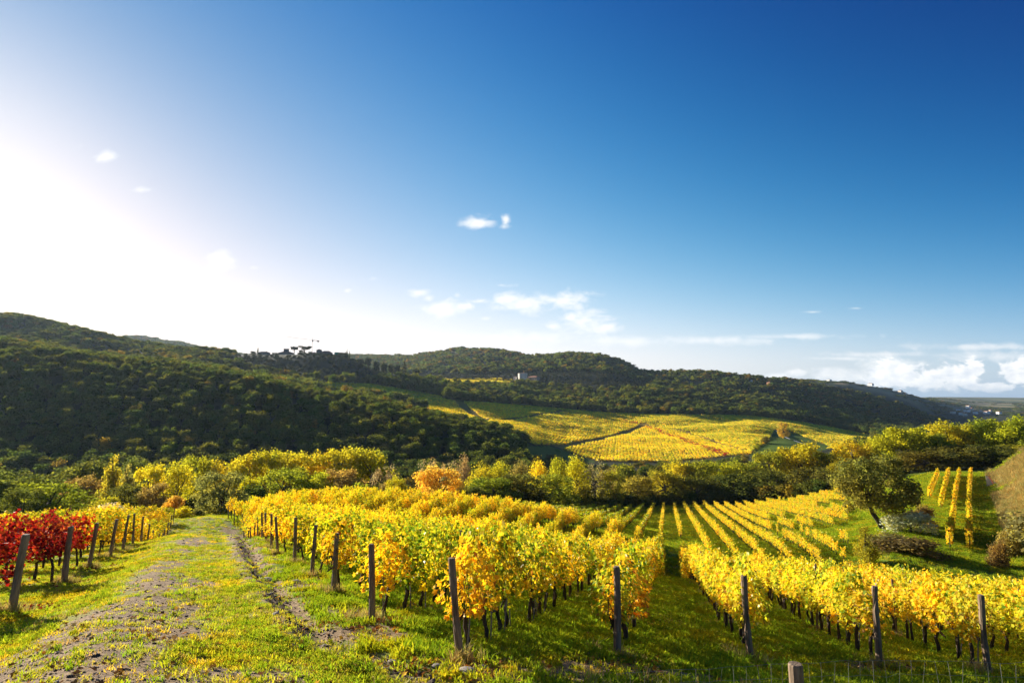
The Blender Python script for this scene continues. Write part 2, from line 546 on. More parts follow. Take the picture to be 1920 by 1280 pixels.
def leaf_mat(name, trans=0.45, tboost=(1.25, 1.15, 0.6), gloss=0.05, use_obj=True, rnd=0.25, patch=0.0, patch_col=(1.6, 1.3, 0.6), patch_scale=0.02, rough=0.45):
    """Thin leaf: diffuse + translucent + a little gloss; colour = leaf colour x object colour x per-copy variation."""
    m_, t, out = new_mat(name)
    at = t.node('ShaderNodeAttribute', attribute_name='col')
    oi = t.n.new('ShaderNodeObjectInfo')
    c = at.outputs['Color']
    if use_obj:
        c = t.mix(1.0, c, oi.outputs['Color'], 'MULTIPLY')
    if rnd:
        v = t.m('MULTIPLY_ADD', oi.outputs['Random'], 2 * rnd, 1 - rnd)
        r2 = t.node('ShaderNodeTexWhiteNoise', noise_dimensions='1D', W=oi.outputs['Random'])
        hue = t.mix(r2.outputs[0], (0.82, 1.0, 0.9, 1), (1.28, 1.06, 0.95, 1))
        c = t.mix(1.0, c, hue, 'MULTIPLY')
        c = t.mix(1.0, c, t.node('ShaderNodeCombineColor', i0=v, i1=v, i2=v).outputs[0], 'MULTIPLY')
    if patch:
        g = t.n.new('ShaderNodeNewGeometry')
        n = t.noise(g.outputs['Position'], patch_scale, 3.0, 0.6)
        c = t.mix(t.m('MULTIPLY', t.sstep(n, 0.48, 0.66), patch), c, t.mix(1.0, c, patch_col + (1,), 'MULTIPLY'))
    d = t.node('ShaderNodeBsdfDiffuse', Color=c)
    tr = t.node('ShaderNodeBsdfTranslucent', Color=t.mix(1.0, c, tboost + (1,), 'MULTIPLY'))
    sh = t.node('ShaderNodeMixShader', i0=trans, i1=d, i2=tr)
    if gloss:
        gl = t.node('ShaderNodeBsdfGlossy', Color=(1, 1, 0.95, 1), Roughness=rough)
        fr = t.node('ShaderNodeFresnel', IOR=1.35)
        sh = t.node('ShaderNodeMixShader', i0=t.m('MULTIPLY', fr.outputs[0], gloss * 4), i1=sh, i2=gl)
    t.l.new(sh.outputs[0], out.inputs[0])
    return m_


def solid_mat(name, c1, c2, scale=8.0, rough=0.85, bump=0.3, stretch=(1, 1, 1), bscale=None, spec=0.25, detail=6.0):
    m_, t, out = new_mat(name)
    tcn = t.n.new('ShaderNodeTexCoord')
    mp = t.node('ShaderNodeMapping', i0=tcn.outputs['Object'], Scale=stretch)
    n = t.noise(mp.outputs[0], scale, detail, 0.65)
    c = t.mix(t.sstep(n, 0.3, 0.7), c1 + (1,), c2 + (1,))
    b = t.n.new('ShaderNodeBsdfPrincipled')
    t.put(b.inputs['Base Color'], c)
    b.inputs['Roughness'].default_value = rough
    b.inputs['Specular IOR Level'].default_value = spec
    if bump:
        n2 = t.noise(mp.outputs[0], bscale or scale * 2, 5.0, 0.65)
        bp = t.node('ShaderNodeBump', Strength=bump, Distance=0.05, Height=n2)
        t.l.new(bp.outputs[0], b.inputs['Normal'])
    t.l.new(b.outputs[0], out.inputs[0])
    return m_


M_VINE = leaf_mat('vine_leaf', 0.5, (1.25, 1.14, 0.5), 0.015, True, 0.12)
M_TREE = leaf_mat('tree_leaf', 0.58, (1.45, 1.35, 0.7), 0.0, True, 0.10)
M_WOOD = leaf_mat('woodland_leaf', 0.48, (1.55, 1.4, 0.7), 0.0, False, 0.30, 0.7, (1.35, 1.2, 0.8), 0.012)
M_OLIVE = leaf_mat('olive_leaf', 0.25, (1.1, 1.1, 0.8), 0.0, False, 0.2)
M_FARVINE = leaf_mat('far_vine_leaf', 0.5, (1.2, 1.1, 0.5), 0.02, False, 0.22)
M_GRASS = leaf_mat('grass_blade', 0.5, (1.2, 1.2, 0.5), 0.0, False, 0.3, 0.8, (1.7, 1.15, 0.8), 0.55)
M_DRY = leaf_mat('dry_grass_blade', 0.4, (1.1, 1.0, 0.7), 0.0, False, 0.25)
M_FALLEN = leaf_mat('fallen_leaf', 0.2, (1.1, 1.0, 0.6), 0.0, False, 0.3)
M_BARK = solid_mat('vine_bark', (0.035, 0.024, 0.016), (0.10, 0.072, 0.05), 9.0, 0.95, 0.7, (1, 1, 0.25))
M_TRUNK = solid_mat('tree_bark', (0.045, 0.035, 0.025), (0.12, 0.10, 0.075), 3.0, 0.95, 0.5, (1, 1, 0.3))
M_POST = solid_mat('weathered_post_wood', (0.13, 0.085, 0.055), (0.36, 0.26, 0.17), 14.0, 0.9, 0.6, (1, 1, 0.10))
M_STAKE = solid_mat('grey_stake_wood', (0.13, 0.11, 0.09), (0.30, 0.27, 0.23), 14.0, 0.9, 0.4, (1, 1, 0.10))
M_STONE = solid_mat('pale_field_stone', (0.26, 0.22, 0.18), (0.50, 0.44, 0.38), 9.0, 0.9, 0.6)
M_CLOD = solid_mat('soil_clod', (0.055, 0.038, 0.026), (0.19, 0.14, 0.10), 7.0, 0.97, 0.7)
M_WIRE = solid_mat('galvanised_wire', (0.16, 0.15, 0.14), (0.26, 0.25, 0.24), 30.0, 0.5, 0.0, spec=0.6)
M_PLASTER = solid_mat('pale_plaster', (0.56, 0.49, 0.40), (0.70, 0.63, 0.53), 0.6, 0.9, 0.2)
M_WHITE = solid_mat('white_plaster', (0.74, 0.72, 0.68), (0.84, 0.82, 0.78), 0.5, 0.9, 0.1)
M_STONEW = solid_mat('grey_stone_wall', (0.16, 0.135, 0.11), (0.27, 0.235, 0.195), 0.9, 0.95, 0.5)
M_PINK = solid_mat('salmon_plaster', (0.45, 0.20, 0.12), (0.58, 0.29, 0.19), 0.6, 0.9, 0.1)
M_ROOF = solid_mat('terracotta_roof', (0.20, 0.09, 0.055), (0.34, 0.17, 0.10), 1.2, 0.9, 0.5, (1, 6, 1))
M_WINDOW = solid_mat('dark_window', (0.015, 0.017, 0.02), (0.03, 0.03, 0.035), 1.0, 0.2, 0.0, spec=0.5)
M_STEEL = solid_mat('crane_steel', (0.20, 0.19, 0.17), (0.30, 0.28, 0.25), 1.0, 0.6, 0.0)
M_TARP = solid_mat('green_scaffold_net', (0.0, 0.22, 0.15), (0.01, 0.32, 0.22), 0.7, 0.8, 0.2)
M_CREAM = solid_mat('cream_board', (0.55, 0.46, 0.30), (0.70, 0.62, 0.44), 2.0, 0.7, 0.1)
M_RUST = solid_mat('rust_red_paint', (0.35, 0.07, 0.04), (0.46, 0.12, 0.07), 3.0, 0.7, 0.1)

# ground: colour by place, broken up at every scale, with relief
M_GROUND, gt, gout = new_mat('ground_soil_and_grass')
g_at = gt.node('ShaderNodeAttribute', attribute_name='col')
g_dirt = gt.node('ShaderNodeAttribute', attribute_name='dirt')
g_geo = gt.n.new('ShaderNodeNewGeometry')
gp = g_geo.outputs['Position']
g1 = gt.noise(gp, 0.05, 4.0, 0.6)
g2 = gt.noise(gp, 1.1, 6.0, 0.65)
g3 = gt.noise(gp, 9.0, 6.0, 0.7)
gcol = g_at.outputs['Color']
var = gt.m('MULTIPLY_ADD', g2, 0.9, gt.m('MULTIPLY_ADD', g3, 0.9, 0.1))
gcol = gt.mix(1.0, gcol, gt.node('ShaderNodeCombineColor', i0=var, i1=var, i2=gt.m('MULTIPLY', var, 0.95)).outputs[0], 'MULTIPLY')
gcol = gt.mix(gt.m('MULTIPLY', gt.sstep(g1, 0.4, 0.65), 0.35), gcol, gt.mix(1.0, gcol, (1.35, 1.1, 0.8, 1), 'MULTIPLY'))
dcol = gt.mix(gt.sstep(g3, 0.3, 0.72), (0.15, 0.098, 0.058, 1), (0.47, 0.325, 0.18, 1))
dm = gt.sstep(gt.m('ADD', g_dirt.outputs['Fac'], gt.m('ADD', gt.m('MULTIPLY', gt.m('SUBTRACT', g2, 0.5), 1.1), gt.m('MULTIPLY', gt.m('SUBTRACT', g3, 0.5), 1.3))), 0.32, 0.68)
dm = gt.m('MULTIPLY', dm, gt.sstep(g_dirt.outputs['Fac'], 0.02, 0.14))
gcol = gt.mix(dm, gcol, dcol)
gb = gt.n.new('ShaderNodeBsdfPrincipled')
gt.put(gb.inputs['Base Color'], gcol)
gb.inputs['Roughness'].default_value = 0.95
gb.inputs['Specular IOR Level'].default_value = 0.1
gh = gt.m('ADD', gt.m('MULTIPLY', g3, 0.6), gt.m('MULTIPLY', gt.noise(gp, 38.0, 4.0, 0.7), 0.25))
gbp = gt.node('ShaderNodeBump', Strength=0.7, Distance=0.07, Height=gh)
gt.l.new(gbp.outputs[0], gb.inputs['Normal'])
gt.l.new(gb.outputs[0], gout.inputs[0])

# ------------------------------------------------------------------ ground colours by zone (measured on the photo, kept in the world)
GPX, GPY = project(GX, GY, ZT)
front_ = GY > 1
FIELD = [(560, 716), (700, 721), (800, 738), (860, 752), (1000, 762), (1110, 772), (1200, 777), (1400, 779), (1530, 795), (1640, 818), (1640, 835), (1500, 845),
         (1440, 858), (1400, 851), (1330, 858), (1250, 866), (1120, 864), (1060, 845), (1040, 835), (1000, 833), (960, 815), (900, 795), (840, 777), (735, 752), (600, 732)]
UPPER = [(785, 711), (940, 709), (985, 716), (940, 723), (850, 723)]
GULLY = [(1405, 850), (1440, 826), (1452, 806), (1475, 806), (1560, 838), (1480, 864), (1420, 866)]
MEADOW = [(985, 836), (1035, 836), (1120, 866), (1060, 872), (985, 868)]
LTv = LT
colv = np.zeros(GX.shape + (3,))
grass_near = np.array([0.24, 0.25, 0.03])
grass_lane = np.array([0.14, 0.20, 0.024])
colv[:] = (0.035, 0.040, 0.016)                                  # woodland floor
tnear = 1 - smooth(GR, 150, 200)
gl = smooth(ED, -0.5, 1.5)[..., None]
gn = grass_near * (1 - gl) + grass_lane * gl
gn = gn * (0.75 + 0.5 * fbm(GX / 3.5, GY / 3.5, 21)[..., None])
colv = colv * (1 - tnear[..., None]) + gn * tnear[..., None]
f2 = smooth(GR, 70, 85) * (1 - smooth(GR, 185, 215)) * (GX > 0)
colv = colv * (1 - f2[..., None]) + np.array([0.14, 0.19, 0.024]) * f2[..., None]
infield = front_ & inpoly(GPX, GPY, FIELD) & (LT > 3.6) & (LT < 6.3)
colv[infield] = (0.28, 0.20, 0.04)
inup = front_ & inpoly(GPX, GPY, UPPER) & (LT > 5.8) & (LT < 7.4)
colv[inup] = (0.30, 0.24, 0.05)
inme = front_ & (inpoly(GPX, GPY, MEADOW) | inpoly(GPX, GPY, GULLY)) & (LT > 3) & (LT < 5.5)
colv[inme] = (0.085, 0.14, 0.012)
plain = smooth(LT, 8.25, 8.6) * (GPX > 1330)
pn = fbm(GX / 260, GY / 900, 31)
pc = np.where(pn[..., None] > 0.55, np.array([0.26, 0.21, 0.10]), np.where(pn[..., None] > 0.46, np.array([0.13, 0.15, 0.05]), np.array([0.06, 0.08, 0.03])))
colv = colv * (1 - plain[..., None]) + pc * plain[..., None]
bankm = (smooth(BS, 0, 2.5) * smooth(GR, 68, 80) * (1 - smooth(GR, 165, 190)) * (GX > 0))[..., None]
bc = np.array([0.44, 0.32, 0.13]) * (0.7 + 0.6 * fbm(GX / 6, GY / 6, 33)[..., None])
bc = np.where(fbm(GX / 9, GY / 9, 35)[..., None] > 0.52, np.array([0.22, 0.23, 0.05]), bc)
colv = colv * (1 - bankm) + bc * bankm
# bare earth on the track, along its broken edge and at the foot of the posts
trk = -ED
TRK = [(3.0, 3.0)] + [hit_near(*q) for q in [(60, 1279), (215, 1180), (295, 1100), (338, 1040), (378, 990), (400, 972)]]
TW = [2.4, 2.3, 1.65, 1.05, 0.95, 0.95, 0.95]
TWT = [1.0, 1.0, 0.9, 0.68, 0.5, 0.4, 0.28]
wear = np.zeros(GX.shape)
for k in range(len(TRK) - 1):
    (x0, y0), (x1, y1) = TRK[k], TRK[k + 1]
    dx, dy = x1 - x0, y1 - y0
    t_ = np.clip(((GX - x0) * dx + (GY - y0) * dy) / (dx * dx + dy * dy), 0, 1)
    d_ = np.hypot(GX - x0 - t_ * dx, GY - y0 - t_ * dy)
    wd_ = TW[k] * (1 - t_) + TW[k + 1] * t_
    wear = np.maximum(wear, np.exp(-(d_ / wd_) ** 2) * (TWT[k] * (1 - t_) + TWT[k + 1] * t_))
across = fbm(GX / 1.6 + 3, GY / 2.6, 41, 5)
dirt = np.clip((across - 0.5) * 1.5 + wear * 1.25 - 0.06, 0, 1) * (trk > 0.3) * (wear > 0.03)
dirt = np.maximum(dirt, 1.0 * np.exp(-((ED - 0.1) / (0.5 + 0.012 * GR)) ** 2) * smooth(fbm(GX * 0.9, GY * 0.9, 43), 0.18, 0.42))
dirt = np.maximum(dirt, 0.8 * np.exp(-((ED - 1.4) / 1.0) ** 2) * smooth(fbm(GX * 0.8, GY * 0.8, 45), 0.42, 0.6))
front_strip = np.exp(-((GY - 8.8 - 0.05 * GX) / 0.8) ** 2) * smooth(GX, -1.8, -0.3) * (1 - smooth(GX, 3.6, 5.0))
dirt = np.maximum(dirt, 0.8 * front_strip * smooth(fbm(GX * 1.2, GY * 1.2, 47), 0.36, 0.6))
for bx_, by_, br_ in [(690, 1190, 0.8), (505, 1098, 0.7), (876, 1240, 0.55), (640, 1185, 0.7), (745, 1252, 0.6), (1000, 1264, 0.9), (1150, 1256, 0.9), (1300, 1268, 0.8), (930, 1256, 0.8),
                     (1640, 1256, 0.7), (560, 1085, 0.5), (475, 1060, 0.6), (1420, 1258, 0.5), (1760, 1262, 0.7)]:
    qx_, qy_ = hit_near(bx_, by_)
    dirt = np.maximum(dirt, 0.95 * np.exp(-(((GX - qx_) / (br_ * 1.5)) ** 2 + ((GY - qy_) / br_) ** 2)) * smooth(fbm(GX * 1.5, GY * 1.5, 49), 0.3, 0.5))
dirt = dirt * (1 - smooth(GR, 60, 90)) * (GY > 2)

na, nr = ZT.shape
V = np.stack([GX, GY, ZT], -1).reshape(-1, 3)
ii, jj = np.meshgrid(np.arange(na - 1), np.arange(nr - 1), indexing='ij')
q00 = (ii * nr + jj).ravel()
quads = np.stack([q00, q00 + nr, q00 + nr + 1, q00 + 1], 1)[:, ::-1]
gme = mesh_np('ground', V, quads, [M_GROUND], colv.reshape(-1, 3), smooth_=True)
da = gme.attributes.new('dirt', 'FLOAT', 'POINT')
da.data.foreach_set('value', dirt.ravel().astype(np.float32))
link('ground', gme, kind='structure', label='grassy vineyard slope falling to a wooded valley and hills', cat='ground')


def dirt_at(x, y):
    return _lookup(dirt, x, y)
# ------------------------------------------------------------------ foliage building blocks
def card_cloud(P, Nrm, size, aspect=1.0, jitter=0.6, shape='quad'):
    """Leaf-like faces at points P facing roughly Nrm. Returns verts, faces, index of the leaf per vertex."""
    n = len(P)
    Nn = Nrm + R.normal(0, jitter, (n, 3))
    Nn /= np.linalg.norm(Nn, axis=1, keepdims=True) + 1e-9
    a = np.cross(Nn, R.normal(0, 1, (n, 3)))
    a /= np.linalg.norm(a, axis=1, keepdims=True) + 1e-9
    b = np.cross(Nn, a)
    s = (size * R.uniform(0.65, 1.35, n))[:, None]
    if shape == 'quad':
        base = [(-0.5, -0.12, 0), (0, -0.5, 0.08), (0.5, 0.1, 0), (0.05, 0.5, 0.08)]
        fc = [[0, 1, 2, 3]]
    else:   # five-lobed vine leaf, folded along its middle
        base = [(0, -0.30, 0.0), (0.26, -0.46, 0.10), (0.36, -0.12, 0.10), (0.52, 0.10, 0.13), (0.25, 0.18, 0.05), (0, 0.56, -0.10), (-0.25, 0.18, 0.05),
                (-0.52, 0.10, 0.13), (-0.36, -0.12, 0.10), (-0.26, -0.46, 0.10)]
        fc = [[0, 1, 2, 3], [0, 3, 4, 5], [0, 5, 6, 7], [0, 7, 8, 9]]
    k = len(base)
    V_ = np.empty((n, k, 3))
    for i, (u, v, w) in enumerate(base):
        V_[:, i] = P + s * (a * u * aspect + b * v + Nn * w)
    Fc = (np.arange(n)[:, None, None] * k + np.array(fc)[None]).reshape(-1, 4)
    return V_.reshape(-1, 3), Fc, np.repeat(np.arange(n), k)


def rand_dirs(n):
    d = R.normal(0, 1, (n, 3))
    return d / np.linalg.norm(d, axis=1, keepdims=True)


def crown_mesh(name, kind, nleaf, size, mat, tint=0.28, trunk=None, nlobe=26):
    """Crown of unit height (z 0..1) and about unit width: leaf cards on many uneven lobes."""
    P, Nn, hue = [], [], []
    lob = []
    for k in range(nlobe):
        t = R.uniform(0, 1)
        an = R.uniform(0, 2 * math.pi)
        if kind == 'round':
            z = 0.16 + 0.74 * t
            prof = math.sqrt(max(0.0, 1 - ((z - 0.46) / 0.56) ** 2))
            rr_ = 0.42 * prof * math.sqrt(R.uniform(0.1, 1)) * R.uniform(0.85, 1.1)
            rl = R.uniform(0.06, 0.13)
        elif kind == 'dome':
            z = 0.22 + 0.62 * t
            prof = math.sqrt(max(0.0, 1 - ((z - 0.40) / 0.58) ** 2))
            rr_ = 0.36 * prof * math.sqrt(R.uniform(0.15, 1))
            rl = R.uniform(0.13, 0.20)
        elif kind == 'tall':
            z = 0.12 + 0.78 * t
            prof = math.sin(math.pi * min(1, (z * 0.92 + 0.08)) ** 0.8)
            rr_ = 0.34 * max(0.08, prof) * math.sqrt(R.uniform(0.1, 1))
            rl = R.uniform(0.08, 0.14)
        elif kind == 'poplar':
            z = 0.05 + 0.9 * t
            prof = (1 - z) ** 0.75 * min(1, 0.45 + z * 2.2)
            rr_ = 0.36 * prof * math.sqrt(R.uniform(0.1, 1))
            rl = 0.035 + 0.11 * prof
        elif kind == 'bush':
            z = 0.1 + 0.6 * t
            prof = math.sqrt(max(0.0, 1 - (z / 0.85) ** 2))
            rr_ = 0.40 * prof * math.sqrt(R.uniform(0.1, 1))
            rl = R.uniform(0.14, 0.24)
        elif kind == 'umbrella':
            z = 0.60 + 0.22 * t
            rr_ = 0.40 * math.sqrt(R.uniform(0, 1))
            z += 0.05 * (1 - rr_ / 0.4)
            rl = R.uniform(0.07, 0.12)
        elif kind == 'ball':
            z = 0.34 + 0.5 * t
            prof = math.sqrt(max(0.0, 1 - ((z - 0.6) / 0.36) ** 2))
            rr_ = 0.36 * prof * math.sqrt(R.uniform(0.15, 1))
            rl = R.uniform(0.11, 0.17)
        else:   # cypress
            z = 0.04 + 0.92 * t
            prof = min(1, 0.55 + z * 1.6) * (1 - z ** 2.2)
            rr_ = 0.33 * prof * math.sqrt(R.uniform(0, 1))
            rl = 0.03 + 0.15 * prof
        lob.append((rr_ * math.cos(an), rr_ * math.sin(an), z, rl, R.uniform(-1, 1)))
    wts = np.array([l[3] ** 2 for l in lob])
    cnt = np.maximum(6, (nleaf * wts / wts.sum()).astype(int))
    flat = {'round': 0.85, 'bush': 0.8, 'umbrella': 0.55, 'ball': 0.9}.get(kind, 1.25)
    for (x, y, z, rl, h), c in zip(lob, cnt):
        d = rand_dirs(c)
        r_ = rl * (0.55 + 0.5 * R.uniform(0, 1, c) ** 0.5) * (1 + 0.25 * R.normal(0, 1, c).clip(-1, 1.6))
        p = np.array([x, y, z]) + d * r_[:, None] * np.array([1, 1, flat])
        P.append(p)
        Nn.append(d + np.array([0, 0, 0.35]))
        hue.append(np.full(c, h))
    P, Nn, hue = np.concatenate(P), np.concatenate(Nn), np.concatenate(hue)
    P[:, 2] = np.clip(P[:, 2], 0.01, None)
    Vv, Fq, li = card_cloud(P, Nn, size)
    zmax = Vv[:, 2].max()
    Vv[:, 2] /= zmax
    h = hue[li]
    br = (1 + tint * R.uniform(-1, 1, len(P)))[li]
    c3 = np.stack([br * (1 + 0.20 * h), br * (1 + 0.10 * h), br * (1 - 0.15 * h)], 1)
    mats = [mat]
    mi = np.zeros(len(Fq), int)
    if trunk is not None:
        tv, tf = trunk
        Fq = np.concatenate([Fq, np.array(tf) + len(Vv)])
        Vv = np.concatenate([Vv, tv])
        c3 = np.concatenate([c3, np.full((len(tv), 3), 0.4)])
        mi = np.concatenate([mi, np.ones(len(tf), int)])
        mats = [mat, M_TRUNK]
    return mesh_np(name, Vv, Fq, mats, c3, mi), lob


def trunk_mesh(name, lob, base_r=0.03, lean=0.0, limbs=9, tall=0.55, bare=False):
    mb = MB()
    top = Vector((lean * 0.5, 0.0, tall))
    pts = [Vector((0, 0, -0.03)), Vector((lean * 0.12 + R.normal(0, .01), R.normal(0, .01), tall * 0.3)), Vector((lean * 0.3 + R.normal(0, .015), R.normal(0, .015), tall * 0.65)), top]
    mb.tube(pts, [base_r * 1.35, base_r, base_r * 0.8, base_r * 0.5], 8)
    pick = sorted(lob, key=lambda l: -l[3] * R.uniform(0.5, 1))[:limbs]
    for (x, y, z, rl, h) in pick:
        s = R.uniform(0.3, 0.95)
        a = pts[1].lerp(top, s)
        e = Vector((x, y, z))
        mid = a.lerp(e, 0.5) + Vector((R.normal(0, .02), R.normal(0, .02), -0.02))
        mb.tube([a, mid, e], [base_r * 0.5, base_r * 0.32, base_r * 0.1], 5)
    return mb.mesh(name, [M_TRUNK], True)


def vine_leaves(n, pal, half=0.56, zlo=0.84, zhi=1.80, width=0.30, size=0.106, gap=0.0, droop=0.0, hang=0.0):
    """Leaves of one trained vine: a hedge-like panel along local x."""
    ph = R.uniform(0, 6.28, 4)
    x = R.uniform(-half, half, n)
    if gap:
        x = x * (1 - gap)
    lo = zlo + 0.10 * np.sin(x * 5 + ph[0]) + 0.07 * np.sin(x * 11 + ph[1]) - droop * np.exp(-((x - 0.2 * math.sin(ph[3])) / 0.18) ** 2)
    hi = zhi + 0.10 * np.sin(x * 4 + ph[2]) + 0.07 * np.sin(x * 13 + ph[3])
    t = R.uniform(0, 1, n)
    z = lo + (hi - lo) * t
    w = width * (0.55 + 0.75 * np.sin(math.pi * np.clip(t * 0.9 + 0.12, 0, 1))) * (1 + 0.25 * np.sin(x * 7 + z * 5 + ph[0]))
    sgn = np.where(R.uniform(0, 1, n) < 0.5, -1, 1)
    y = sgn * w * R.uniform(0, 1, n) ** 0.45
    P = np.stack([x, y, z], 1)
    # loose shoots above the canopy and hanging canes below
    ns = 5
    for k in range(ns):
        c = 7
        x0, z0 = R.uniform(-half, half), zhi
        tt = np.linspace(0, 1, c)
        P = np.concatenate([P, np.stack([x0 + R.normal(0, .12) * tt + R.normal(0, .03, c), R.normal(0, .1) + 0.2 * R.normal(0, 1) * tt + R.normal(0, .03, c), z0 + 0.30 * tt * R.uniform(.4, 1)], 1)])
    for k in range(3):
        c = 8
        x0 = R.uniform(-half, half)
        sg = R.choice([-1, 1])
        tt = np.linspace(0, 1, c)
        P = np.concatenate([P, np.stack([x0 + R.normal(0, .05, c), sg * (0.2 + R.normal(0, .04, c)), zlo + 0.05 - (0.18 + hang) * tt * R.uniform(.4, 1)], 1)])
    out = np.stack([np.zeros(len(P)), np.sign(P[:, 1]) * 1.0, np.full(len(P), 0.55)], 1)
    V_, F_, li = card_cloud(P, out, size, 1.0, 0.55, 'leaf')
    tz = np.clip((P[:, 2] - zlo) / (zhi - zlo), 0, 1)
    k = R.uniform(0, 1, len(P))
    cols = np.array([p[1] for p in pal])
    # each palette entry: (weight low in canopy, colour, weight high in canopy)
    wl = np.array([p[0] for p in pal])
    wh = np.array([p[2] for p in pal])
    ww = wl[None] * (1 - tz[:, None]) + wh[None] * tz[:, None]
    ww /= ww.sum(1, keepdims=True)
    idx = (k[:, None] > np.cumsum(ww, 1)).sum(1).clip(0, len(pal) - 1)
    c = cols[idx] * (1 + R.uniform(-0.28, 0.28, (len(P), 1)))
    return V_, F_, c[li]


Y1, Y2, YG, GR_, OR, BR = (0.82, 0.64, 0.030), (0.72, 0.58, 0.045), (0.46, 0.50, 0.035), (0.18, 0.29, 0.026), (0.72, 0.44, 0.026), (0.38, 0.20, 0.045)
RED, DRED, RO, PK = (0.35, 0.016, 0.026), (0.13, 0.009, 0.018), (0.52, 0.095, 0.03), (0.46, 0.05, 0.045)
PAL = {
    'golden': [(0.40, Y1, 0.5), (0.25, Y2, 0.25), (0.14, YG, 0.22), (0.03, GR_, 0.06), (0.10, OR, 0.03), (0.05, BR, 0.01)],
    'yellowgreen': [(0.25, Y1, 0.20), (0.2, Y2, 0.22), (0.2, YG, 0.36), (0.1, GR_, 0.20), (0.15, OR, 0.01), (0.1, BR, 0.01)],
    'green': [(0.22, Y1, 0.12), (0.2, Y2, 0.14), (0.28, YG, 0.36), (0.2, GR_, 0.37), (0.05, OR, 0.0), (0.05, BR, 0.01)],
    'orange': [(0.3, Y1, 0.36), (0.2, Y2, 0.24), (0.08, YG, 0.2), (0.02, GR_, 0.08), (0.28, OR, 0.1), (0.12, BR, 0.04)],
    'red': [(0.5, RED, 0.4), (0.3, DRED, 0.12), (0.1, RO, 0.22), (0.1, PK, 0.26)],
    'redorange': [(0.3, RED, 0.25), (0.1, DRED, 0.05), (0.35, RO, 0.45), (0.2, PK, 0.15), (0.05, Y1, 0.1)],
}
PALN = list(PAL)
NV = 4
VF = {}
for nm in PALN:
    VF[nm] = []
    for k in range(NV):
        v, f, c = vine_leaves(500 if k < 3 else 270, PAL[nm], droop=0.22 * (k == 1), hang=0.1 * (k == 2))
        VF[nm].append(mesh_np('vine_foliage', v, f, [M_VINE], c))


def vine_trunk(kind):
    """Old trained trunk: up to the wire, then bent along the row, with canes into the leaves."""
    mb = MB()
    s = 1 if kind % 2 else -1
    lean = R.normal(0, 0.05)
    h = R.uniform(0.58, 0.74)
    p = [(0.02 * s, 0.01, -0.12), (lean * 0.6 + R.normal(0, .02), R.normal(0, .02), h * 0.33), (lean + R.normal(0, .03), R.normal(0, .025), h * 0.66), (lean + 0.05 * s, R.normal(0, .02), h * 0.92),
         (lean + 0.16 * s, 0, h * 1.02), (lean + 0.32 * s, 0.01, h * 1.0 + R.normal(0, .02)), (lean + 0.52 * s, -0.01, h + R.normal(0, .02))]
    mb.tube(p, [0.052, 0.044, 0.040, 0.040, 0.035, 0.028, 0.018], 7, 0, True, 0.45)
    for k in range(5):
        x0 = lean + s * R.uniform(0.02, 0.5)
        z0 = h * 1.0
        a = [(x0, 0, z0), (x0 + R.normal(0, .05), R.normal(0, .07), z0 + 0.28), (x0 + R.normal(0, .09), R.normal(0, .12), z0 + 0.62)]
        mb.tube(a, [0.011, 0.008, 0.004], 4)
    return mb.mesh('vine_trunk', [M_BARK], True)


VT = [vine_trunk(k) for k in range(6)]


def mesh_arrays(me):
    v = np.empty(len(me.vertices) * 3, np.float32)
    me.vertices.foreach_get('co', v)
    return v.reshape(-1, 3), [tuple(p.vertices) for p in me.polygons]


# ------------------------------------------------------------------ scatter: ONE object whose copies are placed by geometry nodes
HOLD = {}


def variants(name, meshes, colors=None):
    c = bpy.data.collections.new(name)           # not linked to the scene: only a source of copies
    for k, me in enumerate(meshes):
        o = bpy.data.objects.new("%s_source_%02d" % (name, k), me)
        c.objects.link(o)
    HOLD[name] = c
    return c


def scatter(name, P, rz, sc, vi, coll, label, cat, tilt=None):
    P = np.asarray(P, np.float32)
    n = len(P)
    me = bpy.data.meshes.new(name)
    me.vertices.add(n)
    me.vertices.foreach_set('co', P.ravel())
    rot = np.zeros((n, 3), np.float32)
    rot[:, 2] = rz
    if tilt is not None:
        rot[:, :2] = tilt
    me.attributes.new('rot', 'FLOAT_VECTOR', 'POINT').data.foreach_set('vector', rot.ravel())
    s3 = np.asarray(sc, np.float32)
    if s3.ndim == 1:
        s3 = np.repeat(s3[:, None], 3, 1)
    me.attributes.new('scl', 'FLOAT_VECTOR', 'POINT').data.foreach_set('vector', np.ascontiguousarray(s3).ravel())
    me.attributes.new('vi', 'INT', 'POINT').data.foreach_set('value', np.asarray(vi, np.int32))
    o = link(name, me, label=label, cat=cat, kind='stuff')
    ng = bpy.data.node_groups.new(name + '_copies', 'GeometryNodeTree')
    ng.interface.new_socket(name='Geometry', in_out='INPUT', socket_type='NodeSocketGeometry')
    ng.interface.new_socket(name='Geometry', in_out='OUTPUT', socket_type='NodeSocketGeometry')
    gi, go = ng.nodes.new('NodeGroupInput'), ng.nodes.new('NodeGroupOutput')
    ci = ng.nodes.new('GeometryNodeCollectionInfo')
    ci.inputs[0].default_value = coll
    ci.inputs[1].default_value = True
    ci.inputs[2].default_value = True
    ip = ng.nodes.new('GeometryNodeInstanceOnPoints')
    ip.inputs['Pick Instance'].default_value = True

    def na_(nm, ty):
        a = ng.nodes.new('GeometryNodeInputNamedAttribute')
        a.data_type = ty
        a.inputs[0].default_value = nm
        return a.outputs[0]
    L = ng.links.new
    L(gi.outputs[0], ip.inputs['Points'])
    L(ci.outputs[0], ip.inputs['Instance'])
    L(na_('vi', 'INT'), ip.inputs['Instance Index'])
    L(na_('rot', 'FLOAT_VECTOR'), ip.inputs['Rotation'])
    L(na_('scl', 'FLOAT_VECTOR'), ip.inputs['Scale'])
    L(ip.outputs[0], go.inputs[0])
    md = o.modifiers.new('copies', 'NODES')
    md.node_group = ng
    return o
